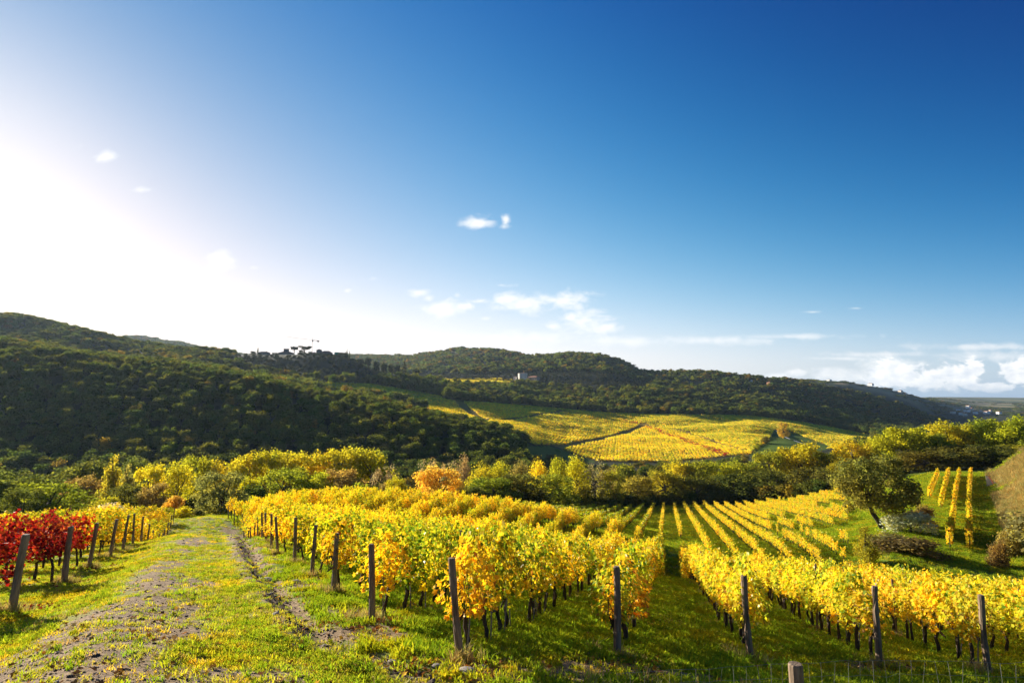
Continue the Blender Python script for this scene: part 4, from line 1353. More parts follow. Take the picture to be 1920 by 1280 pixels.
BELT = 'trees of the belt below the vineyard'
T = [
    # beyond the red vines
    ('oak_tree', 'round', 15, 881, 150, 98, 'dark green', 'broad dark green oak behind the crimson vines'),
    ('oak_tree', 'round', 105, 903, 118, 92, 'olive green', 'low wide olive-green oak behind the red-orange vines'),
    ('tree', 'round', 165, 865, 96, 140, 'dark green', 'dark domed tree behind the pointed pale poplar'),
    ('tree', 'round', 160, 892, 64, 118, 'brown', 'small brown-leaved tree left of the pointed poplar, before a dark dome'),
    ('poplar_tree', 'poplar', 220, 847, 62, 112, 'olive green', 'tall pointed olive-green poplar, highest among the trees there'),
    ('poplar_tree', 'poplar', 248, 866, 56, 116, 'grey-green', 'shorter grey-green poplar beside the tall pointed one'),
    ('tree', 'round', 288, 873, 58, 108, 'golden', 'round golden tree with bright top beside the two poplars'),
    ('tree', 'round', 262, 861, 44, 150, 'dark green', 'small dark tree peeping out behind the round golden one'),
    ('tree', 'tall', 342, 866, 66, 110, 'golden', 'tall golden tree with a brownish foot'),
    ('tree', 'round', 378, 856, 62, 128, 'golden-green', 'dark-sided golden-green tree behind the tall golden one'),
    ('tree', 'tall', 412, 862, 44, 126, 'golden', 'slim golden tree behind the grey-green willow'),
    ('willow_tree', 'round', 425, 886, 96, 90, 'grey-green', 'grey-green willow at the far end of the track'),
    ('tree', 'bush', 332, 928, 50, 84, 'orange-brown', 'orange rounded bush-like tree below the tall golden tree', ),
    ('shrub', 'bush', 186, 936, 54, 88, 'olive green', 'low olive shrub behind the yellow vines across the track'),
    ('shrub', 'bush', 214, 928, 46, 92, 'golden-green', 'golden-green shrub at the foot of the pointed poplar'),
    ('shrub', 'bush', 224, 941, 70, 80, 'silver', 'silvery shrub just over the yellow vine tops'),
    ('shrub', 'bush', 352, 946, 48, 74, 'yellow-green', 'yellow-green shrub at the end of the rows across the track'),
    ('shrub', 'bush', 384, 952, 34, 76, 'grey-green', 'small weedy shrub before the willow'),
    ('tree', 'round', 60, 915, 70, 84, 'dark green', 'dark tree low behind the crimson vine tops'),
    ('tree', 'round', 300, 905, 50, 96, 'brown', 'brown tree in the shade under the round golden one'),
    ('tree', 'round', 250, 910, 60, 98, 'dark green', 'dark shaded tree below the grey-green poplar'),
    # behind the crest of the vine block
    ('tree', 'round', 468, 850, 76, 128, 'golden-green', 'golden-green tree next right of the willow'),
    ('tree', 'round', 510, 846, 74, 132, 'yellow-green', 'yellow-green tree, second in the bright line beyond the vine crest'),
    ('tree', 'round', 558, 848, 84, 130, 'golden-green', 'wide golden-green tree, third in the bright line beyond the vine crest'),
    ('tree', 'round', 604, 846, 70, 134, 'golden', 'golden tree in the middle of the bright line beyond the vine crest'),
    ('tree', 'round', 648, 840, 88, 132, 'yellow-green', 'tallest yellow-green tree of the bright line beyond the vine crest'),
    ('tree', 'round', 700, 840, 80, 130, 'golden-green', 'last golden-green tree of the bright line, above a grey bush'),
    ('tree', 'round', 540, 880, 92, 112, 'fresh green', 'fresh green rounded tree standing before the bright line'),
    ('tree', 'round', 590, 884, 76, 110, 'golden-green', 'golden-green lower tree next to the fresh green one'),
    ('tree', 'round', 482, 893, 52, 106, 'golden', 'small golden tree beside the willow and the vine corner'),
    ('tree', 'round', 640, 880, 80, 114, 'brown', 'brownish tree in front of the tallest yellow-green one'),
    ('shrub', 'bush', 690, 902, 64, 102, 'olive green', 'olive shrub below the last tree of the bright line'),
    ('tree', 'bare', 724, 868, 50, 118, 'grey', 'thin grey-leaved tree at the end of the bright line'),
    ('tree', 'round', 745, 895, 40, 100, 'yellow-green', 'small neat yellow-green tree alone above the vines'),
    ('tree', 'bare', 783, 883, 40, 122, 'brown', 'thin brown tree left of the orange-golden one'),
    ('tree', 'round', 826, 872, 82, 102, 'orange-gold', 'big orange-golden tree standing above the vines'),
    ('tree', 'bare', 842, 860, 40, 150, 'grey', 'half-bare grey tree behind the orange-golden one'),
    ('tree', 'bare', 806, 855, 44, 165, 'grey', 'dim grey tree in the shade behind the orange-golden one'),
    ('tree', 'tall', 872, 853, 34, 150, 'grey', 'slim pinkish-grey tree with a feathery top'),
    ('tree', 'round', 730, 905, 40, 108, 'brown', 'low brown tree between grey tree and neat yellow-green one'),
    ('shrub', 'bush', 862, 905, 44, 112, 'dark green', 'dark shrub between the orange-golden tree and the thicket'),
    # the poplar thicket
    ('tree', 'tall', 905, 868, 62, 136, 'yellow-green', 'yellow-green tree at the left end of the poplar thicket'),
    ('tree', 'tall', 938, 862, 52, 152, 'golden-green', 'golden-green tree, second along the top of the poplar thicket'),
    ('tree', 'tall', 975, 861, 50, 156, 'brown', 'brownish tree in the top of the poplar thicket'),
    ('tree', 'tall', 1008, 859, 48, 160, 'golden', 'golden-topped tree midway along the poplar thicket'),
    ('tree', 'tall', 1044, 858, 48, 162, 'golden-green', 'golden-green tree right of the golden top in the thicket'),
    ('tree', 'tall', 1080, 855, 52, 165, 'golden', 'second golden-topped tree of the poplar thicket'),
    ('tree', 'bare', 1112, 862, 52, 168, 'grey', 'grey half-bare tree at the thicket end'),
    ('tree', 'bare', 1136, 872, 44, 172, 'brown', 'thin brown tree closing the poplar thicket'),
    ('tree', 'round', 920, 893, 96, 128, 'olive green', 'wide olive-green tree at the front left of the thicket'),
    ('tree', 'round', 978, 888, 86, 134, 'dark green', 'dark green tree in the middle front of the thicket'),
    ('tree', 'round', 1036, 890, 86, 142, 'olive green', 'olive tree in the front of the thicket, shaded below'),
    ('shrub', 'bush', 1088, 908, 58, 150, 'olive green', 'olive shrub on the lower field edge, before the thicket end'),
    ('tree', 'round', 1140, 884, 48, 168, 'fresh green', 'fresh green narrow tree on the lower field edge'),
    ('tree', 'round', 1190, 892, 74, 176, 'orange-brown', 'round orange-brown tree on the lower field edge'),
    ('shrub', 'bush', 1166, 866, 60, 232, 'olive green', 'olive shrub on the meadow behind the orange-brown tree'),
    ('shrub', 'bush', 1135, 915, 44, 166, 'brown', 'brown shrub beside the orange-brown tree'),
    # the line above the lower field
    ('tree', 'round', 1240, 880, 70, 184, 'olive green', 'olive-green tree right beside the orange-brown one'),
    ('tree', 'round', 1268, 866, 56, 196, 'yellow-green', 'yellow-green tree standing tall behind the olive one'),
    ('tree', 'round', 1305, 864, 64, 196, 'olive green', 'olive tree, third of the line above the lower field'),
    ('tree', 'round', 1347, 868, 62, 196, 'yellow-green', 'yellow-green tree, fourth of the line above the lower field'),
    ('tree', 'round', 1392, 862, 66, 194, 'fresh green', 'green tree, fifth of the line above the lower field'),
    ('tree', 'round', 1438, 845, 70, 192, 'olive green', 'tall olive tree below the dark gully'),
    ('tree', 'round', 1494, 829, 82, 188, 'yellow-green', 'large yellow-green tree beyond the lower field'),
    ('tree', 'round', 1545, 845, 62, 184, 'olive green', 'olive tree between two taller yellow-green ones'),
    ('tree', 'round', 1594, 826, 80, 180, 'yellow-green', 'tall yellow-green tree behind the leaning oak, on its left'),
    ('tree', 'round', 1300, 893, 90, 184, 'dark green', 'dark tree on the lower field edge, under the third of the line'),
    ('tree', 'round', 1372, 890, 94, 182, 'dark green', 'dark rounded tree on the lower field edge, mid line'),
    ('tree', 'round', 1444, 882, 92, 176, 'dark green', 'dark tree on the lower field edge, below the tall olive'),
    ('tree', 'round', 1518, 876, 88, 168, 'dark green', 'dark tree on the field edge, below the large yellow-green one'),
    ('tree', 'round', 1580, 868, 70, 164, 'olive green', 'olive tree hugging the far field corner'),
    # beyond the grass strip
    ('tree', 'round', 1648, 822, 70, 178, 'yellow-green', 'yellow-green crown above the leaning oak'),
    ('tree', 'round', 1690, 800, 92, 172, 'yellow-green', 'high yellow-green tree above the leaning oak on its right'),
    ('tree', 'round', 1738, 812, 76, 170, 'olive green', 'olive tree above the first short vine row'),
    ('tree', 'round', 1775, 790, 84, 176, 'yellow-green', 'yellow-green tree above the second short vine row'),
    ('tree', 'round', 1826, 784, 88, 176, 'olive green', 'olive tree above the short vine rows, under the white town'),
    ('tree', 'round', 1880, 790, 84, 170, 'golden-green', 'golden-green tree above the grassy bank'),
    ('tree', 'round', 1925, 780, 90, 168, 'yellow-green', 'yellow-green tree cut by the picture edge above the bank'),
    ('tree', 'round', 1720, 845, 90, 160, 'dark green', 'dark tree at the head of the grass strip, nearest the oak'),
    ('tree', 'round', 1790, 835, 100, 158, 'dark green', 'dark wide tree at the head of the four short rows'),
    ('tree', 'round', 1855, 836, 96, 156, 'dark green', 'dark tree where grass strip and bank meet'),
    ('tree', 'round', 1925, 835, 96, 156, 'olive green', 'shaded olive tree over the top of the bank'),
    ('tree', 'round', 1985, 800, 96, 150, 'olive green', 'olive tree past the bank, just outside'),
    # on the strip and the bank
    ('shrub', 'bush', 1692, 952, 84, 74, 'silver', 'silvery shrub beside the oak trunk'),
    ('shrub', 'bush', 1690, 1003, 104, 63, 'rusty', 'rusty brown thicket below the oak'),
    ('shrub', 'bush', 1648, 996, 80, 66, 'grey-green', 'grey-green bramble between oak trunk and vines'),
    ('shrub', 'tall', 1606, 984, 56, 61, 'olive green', 'small dark pointed shrub at the edge of the young vines'),
    ('shrub', 'bush', 1718, 942, 40, 78, 'brown', 'brown dry shrub on the strip side of the silvery one'),
    ('shrub', 'bush', 1925, 955, 130, 62, 'grey-green', 'large grey-green shrub at the foot of the bank'),
    ('shrub', 'bush', 1848, 1008, 40, 60, 'rusty', 'small rusty shrub at the foot of the bank'),
    ('shrub', 'bush', 1868, 985, 50, 64, 'brown', 'brown dry shrub before the bank'),
    # across the valley
    ('tree', 'round', 1467, 791, 25, 585, 'pale gold', 'lone round pale-gold tree beside the dark gully'),
    ('tree', 'round', 1415, 824, 15, 480, 'golden-green', 'small golden tree at the tip of the golden field'),
    ('tree', 'round', 1432, 818, 18, 520, 'dark green', 'small dark tree on the edge of the gully'),
]
for e in T:
    nm, kd, px, top, w, Y, col, lab = e[:8]
    if nm == 'shrub' and kd == 'tall':
        kd = 'poplar'
    plant_tree(nm, kd, px, top, w, Y, col, lab, 'shrub' if nm == 'shrub' else 'tree', BELT if Y > 70 else None, sink=0.2 if Y < 90 else 1.0)

# the leaning oak on the strip, with its own bent trunk
ox, oy, oz = hit(1655, 992)
mbk = MB()
hw = 143.0 / F * oy
lob_pts = []
Pm, Nm, Hm = [], [], []
for k in range(74):
    d = rand_dirs(1)[0]
    c = np.array([-0.6, 0.2, 5.6]) + d * np.array([4.9, 4.4, 4.2]) * R.uniform(0.45, 1.0) ** 0.6
    c[2] = max(c[2], 1.5 + 0.25 * abs(c[0] + 0.8))
    rl = R.uniform(0.7, 1.25)
    n_ = 130
    dd = rand_dirs(n_)
    Pm.append(c + dd * (rl * R.uniform(0.5, 1.15, n_))[:, None])
    Nm.append(dd + [0, 0, .3])
    Hm.append(np.full(n_, R.uniform(-1, 1)))
    lob_pts.append(c)
Vv, Fq, li = card_cloud(np.concatenate(Pm), np.concatenate(Nm), 0.30)
hh = np.concatenate(Hm)[li]
br = (1 + 0.3 * R.uniform(-1, 1, len(hh) // 4)).repeat(4)
oak = bpy.data.objects.new('oak_tree', None)
COL.objects.link(oak)
oak.location = (ox, oy, oz)
tag(oak, 'leaning grey-green oak with bare twin trunk beside the grass strip', 'tree')
oc = link('crown', mesh_np('crown', Vv, Fq, [M_TREE], np.stack([br * (1 + .2 * hh), br * (1 + .08 * hh), br], 1)), oak)
oc.color = (0.215, 0.21, 0.06, 1)
for s_ in (0, 0.32):
    mbk.tube([(s_, 0, -0.3), (s_ - 0.55, 0, 0.9), (s_ - 1.25, 0.05, 2.0), (s_ - 1.7 - s_, 0.1, 3.4), (s_ - 1.6 - 2 * s_, 0.1, 5.2)], [0.22, 0.18, 0.16, 0.13, 0.07], 8)
for c in lob_pts[::4]:
    a = Vector((-1.6, 0.1, 3.2)).lerp(Vector((-1.5, 0.1, 5.0)), R.uniform())
    mbk.tube([a, a.lerp(Vector(c), .5) + Vector((0, 0, -.2)), Vector(c)], [0.09, 0.06, 0.02], 5)
link('trunk', mbk.mesh('trunk', [M_TRUNK], True), oak)

# ------------------------------------------------------------------ ridge trees round the hamlet
RT = 'round trees lining the ridge track'
for i, (px, top, w, bp, lab) in enumerate([
    (673, 671, 17, 690, 'dark round tree nearest the hamlet, first of the ridge line'), (688, 669, 16, 690, 'tallest dark round tree of the ridge line, second from the hamlet'),
    (704, 675, 16, 691, 'dark round tree, third of the ridge line from the hamlet'), (719, 679, 14, 693, 'dark round tree, fourth of the ridge line from the hamlet'),
    (732, 681, 14, 695, 'dark round tree, fifth of the ridge line from the hamlet'), (744, 682, 14, 696, 'last dark round tree before the ridge cypress'),
    (778, 690, 17, 701, 'low dark tree past the ridge cypress')]):
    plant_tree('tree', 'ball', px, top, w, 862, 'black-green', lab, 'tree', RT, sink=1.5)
CYP = [(757, 675, 12, 858, 'single dark cypress at the end of the ridge trees'), (479, 649, 5, 846, 'slim cypress at the first hamlet house'),
       (648, 653, 5, 846, 'tall slim cypress at the hamlet end'), (653, 655, 4, 850, 'thinner cypress beside the tall one at the hamlet end'), (645, 658, 6, 843, 'short dark cypress before the two slim ones')]
for px, top, w, Y, lab in CYP:
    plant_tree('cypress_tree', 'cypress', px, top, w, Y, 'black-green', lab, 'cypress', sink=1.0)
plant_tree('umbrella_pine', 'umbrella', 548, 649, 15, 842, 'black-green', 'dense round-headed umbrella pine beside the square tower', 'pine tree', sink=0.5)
plant_tree('umbrella_pine', 'umbrella', 567, 648, 27, 844, 'black-green', 'wide flat umbrella pine under the crane', 'pine tree', sink=0.5)
for px, top, w, lab in [(560, 656, 12, 'dark bushy tree under the umbrella pines'), (578, 659, 10, 'small tree at the foot of the crane'), (600, 662, 30, 'dark tree below the tower house of the hamlet'),
                        (622, 664, 30, 'dark tree below the green scaffold net'), (640, 661, 26, 'dark tree clump at the end of the hamlet'), (657, 672, 22, 'dark tree on the slope under the hamlet end'),
                        (470, 658, 14, 'dark low tree before the first hamlet house'), (512, 661, 18, 'dark low tree between the first two hamlet houses')]:
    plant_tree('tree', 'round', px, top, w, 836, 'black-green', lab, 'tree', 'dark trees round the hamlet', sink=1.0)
k = 0
for px in list(np.linspace(998, 1205, 46)):
    k += 1
    px = px + R.normal(0, 1.5)
    Y = 1165 + R.normal(0, 12) + (px - 1000) * 0.05
    base_py = 712 + (px - 1000) * 0.10
    top = base_py - R.uniform(9, 17) + (3 if px < 1010 else 0)
    plant_tree('cypress_tree', 'cypress', px, top, R.uniform(2.6, 4.2), Y, 'black-green', 'dark cypress in the long row below the wooded hill', 'cypress', 'cypresses in the long hillside row', sink=0.5)
plant_tree('umbrella_pine', 'umbrella', 910, 687, 17, 1150, 'black-green', 'flat-topped pine on the olive terrace before the wooded hill', 'pine tree', sink=0.5)

# ------------------------------------------------------------------ woods that read as one mass
def wood_mesh(nleaf, size, kind='dome', col=(0.122, 0.155, 0.038), mat=None, nlobe=16):
    cm, lob = crown_mesh('w', kind, nleaf, size, mat or M_WOOD, tint=0.3, nlobe=nlobe)
    c = np.empty(len(cm.vertices) * 4, np.float32)
    cm.color_attributes['col'].data.foreach_get('color', c)
    c = c.reshape(-1, 4)
    c[:, :3] *= col
    cm.color_attributes['col'].data.foreach_set('color', c.ravel())
    return cm


WC = variants('wood_kinds', [wood_mesh(1500, 0.075) for _ in range(4)] + [wood_mesh(1300, 0.075, col=(0.22, 0.19, 0.035)), wood_mesh(1000, 0.07, col=(0.21, 0.17, 0.045))])
WF = variants('far_wood_kinds', [wood_mesh(240, 0.17, nlobe=10) for _ in range(3)] + [wood_mesh(220, 0.17, nlobe=10, col=(0.19, 0.16, 0.035))])
OLV = variants('olive_kinds', [wood_mesh(420, 0.12, 'bush', (0.085, 0.09, 0.045), M_OLIVE, 12) for _ in range(3)])


def sprinkle(az0, az1, r0, r1, spacing):
    area = 0.5 * (az1 - az0) * (r1 * r1 - r0 * r0)
    n = int(area / spacing ** 2 * 1.0)
    a = R.uniform(az0, az1, n)
    r = np.sqrt(R.uniform(r0 * r0, r1 * r1, n))
    # one relaxation-like thinning: drop points falling in an occupied cell
    x, y = r * np.sin(a), r * np.cos(a)
    ky = np.floor(x / (spacing * 0.72)).astype(int) * 100003 + np.floor(y / (spacing * 0.72)).astype(int)
    _, i = np.unique(ky, return_index=True)
    return x[i], y[i]


def wood(name, az0, az1, r0, r1, sp, hgt, wid, test, label, coll, nvar, rare=0.08, sink=0.8):
    x, y = sprinkle(rad(az0), rad(az1), r0, r1, sp)
    z = terr(x, y)
    b = band(x, y)
    px, py = project(x, y, z)
    ok = test(x, y, z, b, px, py)
    x, y, z = x[ok], y[ok], z[ok]
    n = len(x)
    s = R.uniform(0.7, 1.25, n) * (0.8 + 0.4 * fbm(x / 40, y / 40, 91))
    w = wid * s * R.uniform(0.9, 1.2, n)
    h = hgt * s * R.uniform(0.85, 1.15, n)
    vi = np.where(R.uniform(0, 1, n) < rare * 2 * fbm(x / 60, y / 60, 93), R.integers(nvar - 2 if nvar > 4 else nvar - 1, nvar, n), R.integers(0, max(1, nvar - (2 if nvar > 4 else 1)), n))
    print(name, n)
    return scatter(name, np.stack([x, y, z - sink], 1), R.uniform(0, 6.28, n), np.stack([w, w, h], 1), vi, coll, label, 'woodland')


def no_open(px, py):
    o = inpoly(px, py, FIELD) | inpoly(px, py, UPPER) | inpoly(px, py, GULLY) | inpoly(px, py, MEADOW)
    return ~o


VILL = [(470, 640), (665, 640), (780, 690), (800, 712), (700, 712), (560, 700), (470, 690), (430, 672)]
OLIVE = [(770, 700), (1020, 700), (1060, 714), (1000, 720), (900, 712), (785, 712)]
wood('oak_woodland', -60, 3, 190, 900, 5.7, 7.0, 7.0, lambda x, y, z, b, px, py: (b > 1.7) & (b < 4.62) & (px < 992 - np.clip(b - 3, 0, 1) * 0) & no_open(px, py),
     'dense oak woodland covering the near hillside, its crowns catching the sun', WC, 6, 0.03)
wood('belt_thicket', -44, 40, 78, 430, 3.6, 4.2, 5.0, lambda x, y, z, b, px, py: (px < 1700) & (px > -120) & (((b > 1.0) & (b < 1.5)) | ((b > 1.5) & (b < 3.7) & (px > 960) & ~inpoly(px, py, FIELD) & (fbm(x / 14, y / 14, 121) > 0.55))), 'low thicket filling the feet of the tree belt', WC, 6, 0.25, 0.3)
wood('hill_woodland', -60, -19.5, 480, 1500, 8.2, 6.5, 9.5, lambda x, y, z, b, px, py: (b >= 4.62) & (b < 6.35) & (px < 560) & ~inpoly(px, py, VILL) & no_open(px, py) & (fbm(x / 30, y / 30, 95) > 0.22),
     'dark scrubby woodland on the higher hill behind', WC, 6)
wood('middle_woodland', -24, 42, 560, 1280, 8.6, 10.5, 10.5,
     lambda x, y, z, b, px, py: (b > 4.62) & (b < 7.02 + 0.5 * smooth(px, 1180, 1350)) & (px > 440) & (px < 1765) & ~((px > 990) & (px < 1215) & (b > 6.75)) & no_open(px, py) & ~inpoly(px, py, VILL) & ~inpoly(px, py, OLIVE) & ~((px < 800) & (b > 5.85))
     & ((px > 1280) | (py > 712 - 0.0 * px)), 'dark wood between the golden field and the plateau', WC, 6)
wood('ridge_woodland', -18, 37, 1000, 2650, 17.0, 11.0, 20.0,
     lambda x, y, z, b, px, py: (b > 6.7 + 0.8 * smooth(px, 1180, 1300) * (px < 1320)) & (b < 8.6 - 0.48 * smooth(px, 1330, 1420)) & (px > 640) & (px < 1765) & ~((px > 990) & (px < 1215) & (b < 7.2)) & ~(inpoly(px, py, VILL) & (b < 6.9)) & ~inpoly(px, py, OLIVE) & ~((px < 1060) & (py > 704)),
     'wooded hills on the skyline, sunlit on their flanks', WF, 4, 0.25, 1.5)
wood('distant_woodland', -43, 44, 2200, 3600, 24.0, 7.5, 28.0,
     lambda x, y, z, b, px, py: (((px < 470) & (b > 7.3) & (b < 8.3)) | ((px > 1330) & (px < 1990) & (b > 8.35) & (b < 9.4) & (fbm(x / 110, y / 110, 97) > 0.56))),
     'far wooded ridges and hedged slopes near the plain', WF, 4, 0.2, 1.5)
wood('plain_trees', 36, 46, 1500, 6000, 34.0, 9.0, 34.0, lambda x, y, z, b, px, py: (px > 1690) & (px < 1990) & (b > 7.4) & ~((px > 1740) & (px < 1885) & (y > 1500) & (y < 2250)) & (fbm(x / 160, y / 420, 99) > 0.52),
     'hedges and copses dotted over the distant plain', WF, 4, 0.2, 1.5)
# olive terraces under the hamlet and round the tower house
x, y = sprinkle(rad(-27), rad(14), 560, 1340, 9.0)
z = terr(x, y)
b = band(x, y)
px, py = project(x, y, z)
ok = (inpoly(px, py, VILL) & (b > 4.9) & (b < 6.1) & (py > 668)) | (inpoly(px, py, OLIVE) & (b > 6.2) & (b < 7.3) & ~((px > 968) & (px < 1006) & (py > 704))) | ((px > 985) & (px < 1220) & (b > 6.6) & (b < 7.25)) | ((px > 555) & (px < 800) & (b > 5.3) & (b < 5.85) & no_open(px, py) & (fbm(x / 25, y / 25, 101) > 0.42))
x, y, z = x[ok], y[ok], z[ok]
n = len(x)
scatter('olive_grove', np.stack([x, y, z - 0.2], 1), R.uniform(0, 6.28, n), np.stack([R.uniform(4, 6.5, n), R.uniform(4, 6.5, n), R.uniform(3.4, 5.2, n)], 1), R.integers(0, 3, n), OLV,
        'olive trees on the terraces below the hamlet and around the tower house', 'olive grove')
# ------------------------------------------------------------------ buildings
def local(px, py_base, Y):
    """Frame of a building: ground point and metres per photo pixel there."""
    x, y, z = at_depth(px, Y)
    return x, y, z, Y / F


def house(name, px, w, Y, wall_h, roof_h, label, wall=None, roof=None, depth=None, rot=None, windows=3, roof_kind='hip', lift=0.0, cat='house', group=None, chimney=False, parts=True, rows=1):
    """A building w photo px wide at distance Y; wall and roof heights in metres."""
    x, y, z, mpp = local(px, 0, Y)
    W_ = w * mpp
    D_ = depth or W_ * 0.75
    t = bpy.data.objects.new(name, None)
    COL.objects.link(t)
    t.location = (x, y, z + lift - 0.6)
    t.rotation_euler = (0, 0, rot if rot is not None else -math.atan2(x, y) - (0.75 if x > 0 else 0.1) + R.normal(0, 0.12))
    tag(t, label, cat, group)
    wall_h += 0.6
    hx, hy = W_ / 2, D_ / 2
    mb = MB()
    mb.box(-hx, -hy, 0, hx, hy, wall_h)
    link('wall', mb.mesh('wall', [wall or M_STONEW]), t)
    mb = MB()
    e = min(0.5, W_ * 0.05)
    z0, z1 = wall_h + 0.003, wall_h + 0.003 + roof_h
    if roof_kind == 'hip':
        rx = max(0.0, hx - hy)
        v = [(-hx - e, -hy - e, z0), (hx + e, -hy - e, z0), (hx + e, hy + e, z0), (-hx - e, hy + e, z0), (-rx - .01, 0, z1), (rx + .01, 0, z1)]
        mb.add(v, [(0, 1, 5, 4), (1, 2, 5), (2, 3, 4, 5), (3, 0, 4), (3, 2, 1, 0)])
    elif roof_kind == 'gable':
        v = [(-hx - e, -hy - e, z0), (hx + e, -hy - e, z0), (hx + e, hy + e, z0), (-hx - e, hy + e, z0), (-hx - e, 0, z1), (hx + e, 0, z1)]
        mb.add(v, [(0, 1, 5, 4), (1, 2, 5), (2, 3, 4, 5), (3, 0, 4), (3, 2, 1, 0)])
    else:
        v = [(-hx - e, -hy - e, z0 + 0.3), (hx + e, -hy - e, z0 + 0.3), (hx + e, hy + e, z1), (-hx - e, hy + e, z1), (-hx - e, -hy - e, z0), (hx + e, -hy - e, z0), (hx + e, hy + e, z0), (-hx - e, hy + e, z0)]
        mb.add(v, [(0, 1, 2, 3), (0, 4, 5, 1), (1, 5, 6, 2), (2, 6, 7, 3), (3, 7, 4, 0), (7, 6, 5, 4)])
    rf = link('roof', mb.mesh('roof', [roof or M_ROOF]), t)
    if chimney:
        mb = MB()
        mb.box(hx * 0.3, -0.4, z0 + roof_h * 0.3, hx * 0.3 + 0.8, 0.4, z1 + 0.9)
        link('chimney', mb.mesh('chimney', [wall or M_STONEW]), rf)
    for r_ in range(rows):
        for i in range(windows):
            cx = -hx + W_ * (i + 0.5) / windows
            zb = 0.6 + (wall_h - 0.6) * (r_ + 0.35) / rows
            wd, ht = min(1.0, W_ / windows * 0.3), min(1.5, (wall_h - 0.6) / rows * 0.45)
            mb = MB()
            mb.box(cx - wd / 2, -hy - 0.03, zb, cx + wd / 2, -hy + 0.05, zb + ht)
            link('window', mb.mesh('window', [M_WINDOW]), t)
    mb = MB()
    dx = -hx + W_ * 0.5 / max(1, windows) + (W_ / max(1, windows)) * 0.5
    mb.box(dx - 0.5, -hy - 0.035, 0.55, dx + 0.5, -hy + 0.05, 2.6)
    link('door', mb.mesh('door', [M_WINDOW]), t)
    return t


HG = 'stone houses of the ridge hamlet'
house('stone_house', 491, 21, 850, 5.0, 1.9, 'low stone house with tiled roof beside the first hamlet cypress', group=HG, depth=9, chimney=True)
house('stone_house', 512, 13, 852, 3.0, 1.2, 'lowest hamlet building between two stone houses', group=HG, depth=8, windows=2)
hb = house('stone_house', 533, 27, 850, 5.2, 2.4, 'wide stone house around the square tower', group=HG, depth=12, windows=4)
house('square_tower', 533, 9, 851, 11.5, 0.9, 'square stone tower rising from the wide hamlet house', roof_kind='flat', depth=7, windows=1, rows=2, cat='tower')
house('tower_house', 595, 10, 848, 9.6, 2.2, 'tower house with a hipped roof beside the crane', depth=9, windows=2, rows=2, cat='house')
house('stone_house', 609, 22, 849, 6.0, 3.4, 'long stone house sloping away from the hipped tower house', group=HG, depth=10, windows=4)
house('stone_house', 586, 9, 849, 5.5, 2.0, 'small stone house left of the hipped tower house', group=HG, depth=8, windows=1)
gx = house('stone_house', 631, 15, 850, 4.6, 1.6, 'hamlet house under repair behind the green net', group=HG, depth=9, windows=2)
# green scaffold net hung before that house
x, y, z, mpp = local(631, 0, 843)
t = bpy.data.objects.new('scaffold_net', None)
COL.objects.link(t)
t.location = (x, y, z)
t.rotation_euler = (0, 0, -math.atan2(x, y))
tag(t, 'bright green scaffold net on the hamlet house under repair', 'scaffold net')
mb = MB()
nx = 14
vs, fs = [], []
for i in range(nx + 1):
    for j in range(5):
        vs.append((-5.2 + 9.6 * i / nx, 0.18 * math.sin(i * 1.9 + j), 2.8 + 5.0 * j / 4 - (0.9 if i > 10 and j == 4 else 0)))
for i in range(nx):
    for j in range(4):
        fs.append((i * 5 + j, (i + 1) * 5 + j, (i + 1) * 5 + j + 1, i * 5 + j + 1))
mb.add(vs, fs)
link('net', mb.mesh('net', [M_TARP]), t)
mb = MB()
for xx in (-5.3, -2.2, 1.2, 4.5):
    mb.tube([(xx, 0.35, -1), (xx, 0.35, 8.0)], 0.07, 6)
for zz_ in (3.0, 5.4, 7.6):
    mb.tube([(-5.3, 0.3, zz_), (4.5, 0.3, zz_)], 0.06, 6)
link('scaffold_poles', mb.mesh('poles', [M_STEEL]), t)

# tower crane
x, y, z, mpp = local(582, 0, 856)
cr = bpy.data.objects.new('tower_crane', None)
COL.objects.link(cr)
cr.location = (x, y, z)
cr.rotation_euler = (0, 0, -math.atan2(x, y))
tag(cr, 'thin grey tower crane above the hamlet, its jib to the left', 'crane')


def lattice(mb, a, b, w, n, r=0.07):
    r *= 1.8
    w *= 1.25
    a, b = Vector(a), Vector(b)
    d = (b - a).normalized()
    s = d.cross(Vector((0, 1, 0)) if abs(d.y) < 0.9 else Vector((1, 0, 0))).normalized() * w / 2
    u = d.cross(s).normalized() * w / 2
    cs = [s + u, s - u, -s - u, -s + u]
    for c in cs:
        mb.tube([a + c, b + c], r, 5)
    for i in range(n):
        p, q = a.lerp(b, i / n), a.lerp(b, (i + 1) / n)
        for k in range(4):
            mb.tube([p + cs[k], q + cs[(k + 1) % 4]], r * 0.6, 4)


top = 25.5
mb = MB(); lattice(mb, (0, 0, -1), (0, 0, top), 1.2, 16)
link('mast', mb.mesh('mast', [M_STEEL]), cr)
mb = MB(); lattice(mb, (-37, 0, top + 4.4), (0, 0, top + 0.6), 0.6, 26, 0.028)
link('jib', mb.mesh('jib', [M_STEEL]), cr)
mb = MB(); lattice(mb, (0, 0, top + 0.4), (9.5, 0, top - 0.4), 0.9, 6, 0.06)
cj = link('counter_jib', mb.mesh('counter_jib', [M_STEEL]), cr)
mb = MB(); mb.box(6.4, -0.9, top - 2.0, 9.6, 0.9, top - 0.2)
link('counterweight', mb.mesh('counterweight', [M_STONEW]), cj)
mb = MB(); mb.box(-0.9, -0.9, top - 1.6, 0.9, 0.9, top + 0.4)
link('cab', mb.mesh('cab', [M_WINDOW]), cr)
mb = MB(); lattice(mb, (0, 0, top + 0.4), (0, 0, top + 4.2), 0.7, 3, 0.06)
mb.tube([(0, 0, top + 4.2), (8.5, 0, top)], 0.04, 4)
